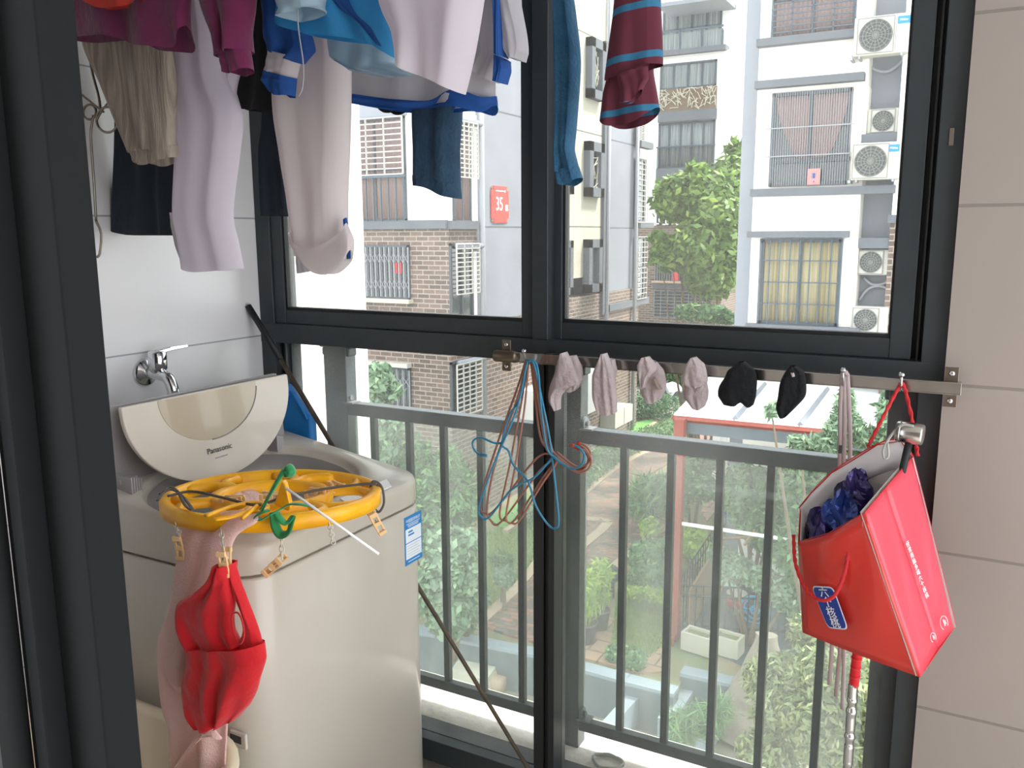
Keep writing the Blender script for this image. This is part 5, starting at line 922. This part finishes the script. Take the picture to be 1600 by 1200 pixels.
sock('wide black sock hanging left of the other black sock', [[(1154, 566), (1163, 565)], [(1138, 578), (1178, 576)], [(1132, 590), (1183, 590)], [(1123, 605), (1183, 605)], [(1122, 620), (1181, 622)], [(1130, 632), (1150, 633), (1158, 628), (1170, 636), (1178, 632)]], 'sock_black', k=3)
sock('black sock hanging rightmost with a pale fleck', [[(1234, 572), (1243, 572)], [(1226, 582), (1256, 580)], [(1218, 600), (1260, 598)], [(1215, 620), (1259, 618)], [(1212, 638), (1246, 634)], [(1216, 650), (1226, 652), (1236, 644)]], 'sock_black', k=3, ph=1, extra=[('fleck', [[(1236, 582), (1240, 582)], [(1238, 588), (1242, 588)]], -.016, 'sock_grey')])
# wire hangers bunched on the first peg
def wh(label, loop, hook, m, dY, tip):
    Yd = 1.748-dY; t = thing('wire_hanger', label, 'hanger', onY(*loop[0], Yd), 'wire hangers bunched on the first peg')
    P = [onY(x, y, Yd)+np.array([0, .004*math.sin(i*1.7), 0]) for i, (x, y) in enumerate(loop)]; P = catmull(P+[P[0]], 7)[:-1]
    MB().tube(P, .0026, 6, True).build('hanger_frame', m, t, smooth=True); H = catmull([onY(x, y, Yd) for x, y in hook], 7); MB().tube(H, .0026, 6).build('hanger_hook', m, t, smooth=True)
    MB().tube(H[-4:], .004, 8).build('hook_tip', tip, t, smooth=True)
hk = lambda dx, dy: [(868+dx, 710+dy), (882+dx, 722+dy), (900+dx, 733+dy), (916+dx, 728+dy), (921+dx, 712+dy), (912+dx, 700+dy), (900+dx, 696+dy)]
wh('pinkish brown coated wire hanger, outermost on the left of the bunch', [(822, 562), (806, 610), (782, 680), (760, 750), (750, 790), (756, 802), (775, 795), (840, 715), (868, 712), (846, 690), (838, 630), (830, 570)], hk(0, 0), 'wire_brown', 0, 'hook_red')
wh('pinkish brown coated wire hanger with the lowest left loop', [(823, 562), (808, 620), (775, 720), (762, 790), (765, 812), (782, 816), (840, 740), (866, 714), (852, 700), (842, 640), (832, 570)], hk(-2, 3), 'wire_brown', .006, 'hook_red')
wh('pinkish brown coated wire hanger in the middle of the bunch', [(825, 562), (815, 620), (798, 720), (782, 800), (790, 814), (804, 812), (850, 745), (870, 716), (856, 700), (846, 640), (833, 570)], hk(2, -4), 'wire_brown', .012, 'hook_red')
wh('pinkish brown coated wire hanger with the right hand lower loop', [(826, 563), (818, 640), (805, 730), (792, 805), (800, 818), (812, 812), (845, 760), (872, 718), (862, 704), (850, 650), (835, 571)], hk(3, 5), 'wire_brown', .018, 'hook_red')
wh('blue coated wire hanger with its hook pointing left', [(824, 562), (812, 620), (796, 650), (786, 692), (794, 705), (802, 728), (826, 752), (838, 790), (855, 820), (868, 826), (874, 812), (868, 760), (858, 690), (846, 620), (836, 570)], [(787, 692), (772, 692), (752, 684), (740, 688), (739, 698), (746, 708), (760, 712)], 'wire_blue', .024, 'wire_blue')
wh('blue coated wire hanger with its hook pointing right', [(824, 564), (806, 640), (770, 730), (750, 790), (752, 808), (764, 808), (800, 765), (836, 745), (862, 716), (868, 716), (856, 700), (846, 640), (838, 572)], hk(-8, -1), 'wire_blue', .03, 'hook_red')
# laces on the second peg
lc = thing('laces', 'pale pinkish cloth laces hanging from the second peg behind the red bag', 'laces', onY(1320, 600, 1.765))
for i, pts in enumerate((((1316, 588), (1313, 640), (1312, 720), (1308, 900), (1300, 1010), (1296, 1070)), ((1324, 584), (1327, 640), (1328, 720), (1322, 900), (1312, 1020), (1306, 1088)), ((1319, 588), (1320, 650), (1318, 760), (1318, 960), (1318, 1050), (1316, 1108)))):
    MB().tube(catmull([onY(x, y, 1.77) for x, y in pts], 6), .0042, 6, flat=.35).build('lace', 'lace', lc, smooth=True)
MB().tube(catmull([onY(x, y, 1.758) for x, y in ((1316, 590), (1317, 582), (1321, 581), (1324, 586))]), .004, 6, flat=.5).build('lace_loop', 'lace', lc, smooth=True)
# ------------------------------------------------------------------ yellow clip hanger lying on the washing machine
ZR = 1.012
L0, L1 = onZ(260, 774, ZR), onZ(596, 770, ZR); Cc = (L0+L1)/2; MA = (L1-L0)/2; ra = np.linalg.norm(MA); MA /= ra; MBx = np.array([-MA[1], MA[0], 0]); 
n0, n1 = onZ(425, 741, ZR), onZ(436, 818, ZR); rbb = abs((n0-n1)@MBx)/2; Cc = Cc+MBx*(((n0+n1)/2-Cc)@MBx)
ch = thing('clip_hanger', 'yellow oval plastic clip hanger lying on the washing machine', 'clothes hanger', Cc)
RP = lambda t, k=1, dz=0: Cc+MA*ra*k*math.cos(t)+MBx*rbb*k*math.sin(t)+np.array([0, 0, dz+.012*math.cos(t)*0])
TT = np.linspace(0, 2*math.pi, 72, endpoint=False)
def ringband(k0, k1, z0, z1): 
    rows = [[RP(t, k, z) for t in TT] for k, z in ((k0, z0), (k0, z1), ((k0+k1)/2, z1+.004), (k1, z1), (k1, z0), (k0, z0))]; return MB().grid(rows, closev=True)
ringband(.90, 1.0, -.018, .010).build('outer_ring', 'yellow', ch, smooth=True)
ringband(.44, .56, -.012, .008).build('inner_ring', 'yellow', ch, smooth=True)
for i in range(6):
    t0 = 2*math.pi*i/6+.35; P = catmull([RP(t0-.34, .93, 0), RP(t0-.10, .80, 0), RP(t0-.02, .62, 0), RP(t0, .50, 0)], 5); Q = catmull([RP(t0+.34, .93, 0), RP(t0+.10, .80, 0), RP(t0+.02, .62, 0), RP(t0, .50, 0)], 5)
    MB().tube(P, .011, 8).tube(Q, .011, 8).build('spoke', 'yellow', ch, smooth=True)
hk_ = [onZ(x, y, 1.03) for x, y in ((440, 800), (436, 775), (440, 757), (450, 760), (448, 785), (452, 800))]
MB().prism([onY(x, y, onZ(440, 800, 1.02)[1]) for x, y in ((428, 789), (440, 752), (446, 757), (455, 795), (450, 800))], MBx*.022).build('center_hook', 'yellow', ch, bevel=.004)
P = [onZ(x, y, 1.035) for x, y in ((322, 806), (345, 797), (370, 789), (400, 785), (418, 792), (404, 800), (385, 800), (360, 808), (335, 812))]; MB().tube(catmull(P, 5), .006, 8, flat=.6).tube([onZ(378, 810, 1.04), onZ(402, 790, 1.05)], .004, 6).build('swivel_arm', 'yellow', ch, smooth=True)
def clip(name, p, d, parent, L_=.055, mt='clip', side=None, opened=.010):
    d = np.array(d, float); d /= np.linalg.norm(d); s_ = np.array(side if side is not None else MA, float); s_ -= d*(s_@d); s_ /= np.linalg.norm(s_); n_ = np.cross(d, s_); mb = MB()
    for sg in (-1, 1):
        q = [p+n_*sg*opened, p+d*L_*.45+n_*sg*.004, p+d*L_+n_*sg*.0025, p+d*L_+n_*sg*.006, p+d*L_*.45+n_*sg*.009, p+n_*sg*(opened+.004)]
        for w0, w1 in ((-.0085, -.0045), (.0045, .0085)): mb.prism([x+s_*w0 for x in q], s_*(w1-w0))
        for a, b in ((0, .18), (.42, .58), (.85, 1)): 
            z0, z1 = p+d*L_*a, p+d*L_*b; o_ = n_*sg*(.006+(opened-.003)*max(0, .45-a)/.45); mb.prism([z0+s_*-.0085+o_, z1+s_*-.0085+o_, z1+s_*.0085+o_, z0+s_*.0085+o_], n_*sg*.003)
    o = mb.build(name, mt, parent, bevel=.0008); c = p+d*L_*.45; MB().tube([c+n_*.008*math.cos(t)*1+d*.006*math.sin(t) for t in np.linspace(0, 6.28, 14, endpoint=False)], .0014, 5, True).build('spring', 'steel', o, smooth=True); return o
def chain(a, b, parent, n=5):
    a, b = np.array(a), np.array(b); d = (b-a)/n; L_ = np.linalg.norm(d)*.68; u = d/np.linalg.norm(d); mb = MB()
    for i in range(n):
        c = a+d*(i+.5); s_ = MA if i % 2 else np.cross(u, MA); s_ = s_-u*(s_@u); s_ /= np.linalg.norm(s_)
        mb.tube([c+u*L_*math.cos(t)+s_*.0042*math.sin(t) for t in np.linspace(0, 6.2832, 12, endpoint=False)], .0013, 5, True)
    return mb.build('chain', 'chain', parent, smooth=True)
def rimpt(x, y):   # nearest rim point to a picture point
    best = min(TT, key=lambda t: np.linalg.norm(onZ(x, y, ZR)-RP(t, .97))); return RP(best, .985, -.012)
for (rx, ry, cx_, cy_, d, sd) in ((283, 805, 282, 838, (0, 0, -1), (1, .3, 0)), (352, 815, 350, 862, (.05, 0, -1), (1, .4, 0)), (442, 817, 441, 872, (-.25, -.1, -.25), (0, 0, 1)), (585, 782, 582, 805, (.5, .2, -1), (1, 1, 0))):
    a = rimpt(rx, ry); e = ray(cx_, cy_); b = CAM+e*(((a-CAM)@_f)/(e@_f)); b = onY(350, 862, 1.02) if rx == 352 else b; chain(a, b, ch, 5 if cy_ > 820 else 2); clip('clip', b-np.array(d)*.004, d, ch, side=sd, L_=.05)

a = rimpt(521, 808); e = ray(521, 850); chain(a, CAM+e*(((a-CAM)@_f)/(e@_f)), ch, 6)
for (x, y, d) in ((348, 783, (.8, .3, .1)), (408, 776, (.9, .5, .0)), (480, 770, (1, .3, .05)), (530, 764, (-.8, .4, 0))): clip('clip', onZ(x, y, 1.02), d, ch, side=(0, 0, 1), L_=.045)
# elastic cords tied across the ring
cz = 1.035; Zp = lambda pts, z=cz: catmull([onZ(x, y, z) for x, y in pts], 6)
MB().tube(Zp(((262, 775), (300, 768), (350, 778), (400, 789), (440, 778), (500, 765), (560, 757), (588, 756))), .0028, 6).build('elastic_cord', 'cord', ch, smooth=True)
MB().tube(Zp(((246, 782), (262, 762), (276, 766), (290, 790), (300, 795), (285, 775), (268, 765), (250, 772))), .0034, 6, flat=.6).build('cord_knot', 'cord', ch, smooth=True)
a = rimpt(596, 765); bx = (a-CAM)@_f; D_ = lambda x, y, k=0: CAM+ray(x, y)*((bx-k)/(ray(x, y)@_f))
MB().tube(catmull([D_(*p, .02) for p in ((578, 765), (583, 752), (596, 760), (600, 785), (592, 800), (584, 790), (586, 765), (592, 757), (588, 770))], 6), .0028, 6).build('cord_knot', 'cord', ch, smooth=True)
# green ribbon
gr = thing('green_ribbon', 'green ribbon tied in a bow on the yellow hanger', 'ribbon', onZ(440, 800, 1.04)); bx = (onZ(438, 810, 1.02)-CAM)@_f
for pts in (((420, 797), (410, 800), (400, 806), (408, 812), (425, 803), (440, 795), (452, 788), (470, 788), (492, 792)), ((432, 802), (446, 818), (458, 806), (455, 818), (450, 832), (438, 835), (430, 820), (428, 800)), ((408, 795), (425, 770), (440, 745), (449, 728), (456, 738), (450, 745), (442, 735), (420, 775), (408, 800))):
    P = catmull([D_(*p, .025+.006*math.sin(i*2)) for i, p in enumerate(pts)], 6); MB().tube(P, .0088, 6, flat=.22).build('ribbon_loop', 'green_ribbon', gr, smooth=True)
MB().tube([D_(446, 762, .07), D_(592, 866, .07)], .0026, 8).build('plastic_rod', 'white', smooth=True, label='thin white plastic rod sticking out across the yellow hanger', cat='rod')
# crumpled cloths under the hanger
bx = (onZ(380, 770, 1.0)-CAM)@_f
CLIPPT = onY(350, 862, 1.02)
t = thing('towel', 'pale pink towel drooping from the washing machine over its corner', 'towel', onZ(330, 810, .98))
cloth('towel_sheet', [[(330, 800), (400, 798)], [(296, 806), (402, 806)], [(284, 822), (398, 818)], [(279, 850), (366, 842)], [(272, 910), (352, 905)], [(256, 970), (350, 970)], [(245, 1010), (352, 1030)], [(250, 1100), (354, 1090)], [(262, 1148), (356, 1130)], [(266, 1240), (350, 1240)]], (1.125, 1.03), 'pink_towel', t, th=.008, amp=.008, k=4, ph=1.4)
cloth('towel_fold', [[(276, 880), (300, 885)], [(262, 960), (300, 965)], [(248, 1012), (298, 1030)], [(262, 1060), (292, 1072)], [(280, 1078), (293, 1081)]], (1.09, 1.03), 'pink_towel', t, th=.008, amp=.004, k=2)
cloth('towel_fold', [[(272, 1200), (320, 1150)], [(300, 1160), (332, 1136)], [(330, 1142), (345, 1156)]], 1.02, 'pink_towel', t, th=.006, amp=.003, k=2)
lump = MB(); rows = []
c = onZ(376, 774, 1.0); R = np.random.default_rng(4)
for i in range(9):
    f = math.pi*i/8; rows.append([c+np.array([(.055+.012*math.sin(3*a+f*2))*math.sin(f)*math.cos(a)*1.2, (.05+.01*math.sin(4*a))*math.sin(f)*math.sin(a), -.03+.040*(1-math.cos(f))*.5+.012*math.sin(5*a+f*3)*math.sin(f)]) for a in np.linspace(0, 6.2832, 22, endpoint=False)])
lump.grid(rows, closev=True).build('towel_bunch', 'pink_towel', t, smooth=True, sub=1)
# red underwear on the clip
t = thing('underwear', 'crumpled bright red underwear hanging from a hanger clip', 'underwear', CLIPPT+np.array([0, 0, -.05])); yd = float(CLIPPT[1])+.002
cloth('red_cup', [[(342, 880), (360, 882)], [(332, 902), (361, 900)], [(306, 924), (363, 922)], [(276, 944), (366, 944)], [(276, 968), (364, 968)], [(284, 990), (366, 990)], [(292, 1012), (376, 1008)]], yd, 'red_cloth', t, th=.022, amp=.007, k=5, ph=.3)
cloth('red_strap', [[(356, 882), (364, 884)], [(364, 910), (372, 910)], [(374, 940), (384, 940)], [(382, 970), (396, 970)], [(378, 994), (405, 994)], [(370, 1012), (409, 1010)]], yd+.006, 'red_cloth', t, th=.010, amp=.003, k=2)
cloth('red_lower', [[(292, 1008), (409, 1006)], [(296, 1035), (412, 1030)], [(290, 1062), (404, 1060)], [(290, 1085), (398, 1082)], [(300, 1110), (385, 1106)], [(316, 1128), (332, 1133), (368, 1124)]], yd, 'red_cloth', t, th=.028, amp=.010, k=6, ph=2)
P = [onY(x, y, yd-.02) for x, y in ((364, 958), (372, 958), (379, 972), (381, 995), (374, 1006), (366, 990), (362, 970))]; MB().tube(catmull(P+[P[0]], 4), .0018, 6).build('lace_edge', 'red_cloth', t, smooth=True)
# ------------------------------------------------------------------ red paper bag
bg_ = thing('paper_bag', 'large glossy red paper carrier bag hanging from the rightmost peg', 'bag', onY(1400, 1000, 1.62))
FLt, FRt, Gt, BRt, BLt = onY(1247, 847, 1.625), onY(1351, 801, 1.53), onY(1383, 763, 1.60), onY(1427, 712, 1.70), onY(1250, 790, 1.71)
FLb, FRb, BRb, BLb = onY(1254, 988, 1.66), onY(1438, 1058, 1.545), onY(1494, 977, 1.70), onY(1325, 930, 1.76); Gb = (FRb+BRb)/2
def face(name, m, rows_top, rows_bot, bulge, nu=14, nv=14, d=None, seed=0):
    T_ = resample(rows_top, nu) if len(rows_top) > 2 else np.linspace(rows_top[0], rows_top[1], nu); B_ = resample(rows_bot, nu) if len(rows_bot) > 2 else np.linspace(rows_bot[0], rows_bot[1], nu); R = np.random.default_rng(seed); rows = []
    ph = R.uniform(0, 6, 4)
    for j in range(nv):
        v = j/(nv-1); rows.append([T_[i]*(1-v)+B_[i]*v+np.array(d or (0, -1, 0))*(bulge*math.sin(math.pi*i/(nu-1))*(.4+.6*math.sin(math.pi*v))+.006*math.sin(math.pi*i/(nu-1))*math.sin(math.pi*v)*math.sin(7*v+9*i/nu+ph[0])) for i in range(nu)])
    return MB().grid(rows).build(name, [m], bg_, smooth=True, solid=.0012)
fm = (FLt+FRt)/2+np.array([0, -.012, -.006])
face('front_panel', 'bag_red', [FLt, fm, FRt], [FLb, FRb], .012, seed=1)
face('side_panel', 'bag_pink', [FRt, Gt], [FRb, Gb+np.array([-.002, .004, 0])], .0, nu=8); face('side_panel', 'bag_pink', [Gt, BRt], [Gb+np.array([-.002, .004, 0]), BRb], .0, nu=8)
face('side_panel', 'bag_red', [BLt, FLt], [BLb, FLb], 0, nu=5)
bt = [BLt, onY(1268, 768, 1.715), onY(1300, 736, 1.72), onY(1372, 692, 1.72), onY(1408, 686, 1.715), BRt]
face('back_panel', 'bag_red', bt, [BLb, BRb], .0, nu=20, d=(0, -1, 0))
inr = [p+np.array([0, -.008, -.002]) for p in bt]; ft = [p+(b-p)*.16 for p, b in zip(resample(inr, 20), resample([BLb, (BLb+BRb)/2, BRb], 20))]
face('inner_fold', 'bag_white', inr, ft, 0, nu=20, nv=4); face('inner_lining', 'bag_inner', ft, [BLb+np.array([0, -.012, 0]), (BLb+BRb)/2+np.array([0, -.012, 0]), BRb+np.array([0, -.012, 0])], 0, nu=20, nv=8)
s0 = np.array([.003, .004, -.002]); face('inner_lining', 'bag_inner', [FLt+s0, fm+np.array([0, .004, -.002]), FRt+np.array([-.003, .004, -.002])], [FLb+s0, FRb+np.array([-.003, .005, 0])], .011, seed=1)
face('inner_fold', 'bag_white', [BLt+np.array([.003, 0, 0]), FLt+s0], [BLt*.8+BLb*.2+np.array([.003, 0, 0]), FLt*.8+FLb*.2+s0], 0, nu=4, nv=3)
gi = np.array([-.007, 0, 0]); face('inner_lining', 'bag_inner', [FRt+gi, Gt+gi], [FRb+gi, Gb+gi*1.6], 0, nu=6); face('inner_lining', 'bag_inner', [Gt+gi, BRt+gi], [Gb+gi*1.6, BRb+gi], 0, nu=6)
MB().add([FLb, FRb, BRb, BLb], [(0, 1, 2, 3)]).build('bag_base', 'bag_red', bg_, solid=.001)
MB().tube([*inr], .0012, 5).tube([FLt, fm, FRt, Gt, BRt], .001, 5).build('rim_edge', 'rope_red', bg_, smooth=True)
def rope(pts, nm='rope_handle'):
    P = catmull(pts, 10); mb = MB(); mb.tube(P, .0026, 8); K = []
    for s_ in range(2):
        Q = [p+np.array([math.cos(i*1.1+s_*3.14), 0, math.sin(i*1.1+s_*3.14)])*.0018 for i, p in enumerate(P)]; mb.tube(Q, .0024, 6)
    mb.build(nm, 'rope_red', bg_, smooth=True)
pk = PG[2]; rope([onY(1356, 698, 1.715), onY(1378, 655, 1.735), pk+np.array([-.006, -.004, -.006]), pk+np.array([0, -.006, .006]), pk+np.array([.008, -.004, -.006]), onY(1428, 670, 1.73), onY(1434, 712, 1.70)])
rope([onY(1240, 836, 1.64), onY(1243, 880, 1.61), onY(1258, 918, 1.575), onY(1280, 937, 1.555), onY(1302, 932, 1.55), onY(1318, 900, 1.55), onY(1326, 862, 1.552), onY(1327, 842, 1.556)])
MB().box(onY(1313, 702, 1.712)-np.array([.003, .002, .008]), onY(1313, 702, 1.712)+np.array([.003, .001, .008])).build('handle_hole', 'ink', bg_)
# badge and lettering on the bag
def onface(A, B, C_, D, u, v): return (A*(1-u)+B*u)*(1-v)+(D*(1-u)+C_*u)*v
nrm = np.cross(FRt-FLt, FLb-FLt); nrm /= np.linalg.norm(nrm); nrm = nrm if nrm[1] < 0 else -nrm
def hit(x, y, off=.016):
    d = ray(x, y); P0 = (FLt+FRt+FLb+FRb)/4+nrm*off; return CAM+d*(((P0-CAM)@nrm)/(d@nrm))
bdg = [hit(*p, .022) for p in ((1268, 915), (1302, 917), (1326, 984), (1294, 981))]
def rounded(q, k=.18):
    out = []
    for i in range(4):
        a, b, c = q[i-1], q[i], q[(i+1) % 4]; e1 = b+(a-b)*k; e2 = b+(c-b)*k
        for t in np.linspace(0, 1, 5): out.append(e1*(1-t)**2+2*b*t*(1-t)+e2*t*t)
    return out
cen = sum(bdg)/4; o1 = MB().prism(rounded(bdg), nrm*.001).build('badge_edge', 'badge_white', bg_); bd = MB().prism([cen+(p-cen)*.94+nrm*.001 for p in rounded(bdg)], nrm*.0008).build('badge', 'badge_blue', bg_)
dv = (bdg[3]+bdg[2]-bdg[0]-bdg[1])/2; du = (bdg[1]+bdg[2]-bdg[0]-bdg[3])/2; H_ = np.linalg.norm(dv)
for i, chh in enumerate('六个核桃'): text(chh, H_*.27, cen+nrm*.0022+dv*(-.36+.24*i)-du*0, du, -dv, 'white', bd, depth=.0003)
n2 = np.cross(BRt-FRt, FRb-FRt); n2 /= np.linalg.norm(n2); n2 = n2 if n2[0] > 0 or n2[1] < 0 else -n2
n2 = n2 if (CAM-FRt)@n2 > 0 else -n2
def hit2(x, y, off=.004):
    d = ray(x, y); P0 = (FRt+BRt+FRb+BRb)/4+n2*off; return CAM+d*(((P0-CAM)@n2)/(d@n2))
ta, tb = hit2(1416, 846), hit2(1449, 935); dl = tb-ta; L_ = np.linalg.norm(dl); acr = np.cross(n2, dl); acr /= np.linalg.norm(acr)
acr = acr if acr@RT > 0 else -acr
for i, chh in enumerate('经常用脑多喝六个核桃'): text(chh, L_*.098, ta+dl*(i+.5)/10+n2*.001, acr, -dl, 'white', bg_, name='side_lettering', depth=.0003)
for (x, y, r_) in ((1458, 996, .008), (1475, 973, .012)):
    c = hit2(x, y); u_ = dl/L_; MB().tube([c+u_*r_*math.cos(t)+acr*r_*math.sin(t) for t in np.linspace(.6, 5.6, 20)], .0006, 4).build('round_seal', 'bag_white', bg_); MB().prism([c-u_*r_*.5-acr*r_*.12, c+u_*r_*.5-acr*r_*.12, c+u_*r_*.5+acr*r_*.12, c-u_*r_*.5+acr*r_*.12], n2*.0006).prism([c-u_*r_*.3+acr*r_*.3, c+u_*r_*.4+acr*r_*.3, c+u_*r_*.4+acr*r_*.45, c-u_*r_*.3+acr*r_*.45], n2*.0006).build('seal_print', 'bag_white', bg_)
# things inside the bag
def crumple(name, label, cat, c, r, m, seed):
    R = np.random.default_rng(seed); ph = R.uniform(0, 6, 8); rows = []
    for i in range(15):
        f = math.pi*i/14; row = []
        for a in np.linspace(0, 6.2832, 24, endpoint=False):
            k = 1+.22*math.sin(3*a+ph[0]+2*f)+.15*math.sin(5*a+ph[1]-3*f)+.10*abs(math.sin(4*f+6*a+ph[2])); row.append(np.array(c)+np.array([r[0]*k*math.sin(f)*math.cos(a), r[1]*k*math.sin(f)*math.sin(a), r[2]*k*math.cos(f)]))
        rows.append(row)
    return MB().grid(rows, closev=True).build(name, m, label=label, cat=cat, smooth=False, group='foil packets inside the red bag')
crumple('foil_packet', 'dark purple crumpled foil packet at the left inside the bag', 'packet', onY(1285, 832, 1.66), (.028, .03, .04), 'foil_purple', 1)
crumple('foil_packet', 'shiny blue crumpled foil packet in the middle of the bag', 'packet', onY(1318, 808, 1.64), (.030, .03, .04), 'foil_blue', 2)
crumple('foil_packet', 'dark purple crumpled foil packet deepest inside the bag', 'packet', onY(1335, 775, 1.69), (.028, .02, .04), 'foil_purple', 3)
# steel headed tool with a string, and the chrome handled rod below the bag
tl = thing('massage_hammer', 'dark handled tool with a round steel head standing in the red bag', 'tool', onY(1410, 760, 1.66))
a, b = onY(1400, 673, 1.66), onY(1443, 680, 1.655); MB().lathe([(.017, 0), (.0195, .003), (.0195, np.linalg.norm(b-a)-.003), (.017, np.linalg.norm(b-a))], a, b-a, n=28).lathe([(.0202, .006), (.0202, .009)], a, b-a, n=28).build('steel_head', 'steel', tl, smooth=True)
MB().tube([onY(1421, 688, 1.66), onY(1410, 735, 1.665), onY(1395, 790, 1.68)], .0065, 10).build('handle', 'gasket', tl, smooth=True)
MB().tube(catmull([onY(x, y, 1.645) for x, y in ((1428, 666), (1410, 664), (1396, 676), (1386, 690), (1380, 704), (1382, 716), (1388, 712), (1387, 692))], 6), .0026, 6).build('wrist_string', 'string_grey', tl, smooth=True)
rd = thing('back_scratcher', 'chrome rod with a red grip hanging below the red bag', 'rod', onY(1333, 1100, 1.74))
MB().tube(catmull([onY(x, y, 1.74) for x, y in ((1350, 960), (1339, 1024), (1334, 1072))], 6), [.0095]*13, 12).build('red_grip', 'red_cloth', rd, smooth=True)
P = np.array([onY(1333, 1068, 1.74)+(onY(1322, 1230, 1.74)-onY(1333, 1068, 1.74))*t for t in np.linspace(0, 1, 60)]); MB().tube(P, [.0098+.0016*math.sin(i*.9)*(1 if (i//9) % 2 else 0) for i in range(60)], 14).build('chrome_shaft', 'chrome', rd, smooth=True)
for y in (1030, 1044, 1058): p = onY(1339-(y-1024)*.1, y, 1.74); MB().lathe([(.0098, 0), (.0108, .003), (.0098, .006)], p, n=16).build('grip_rib', 'red_cloth', rd, smooth=True)
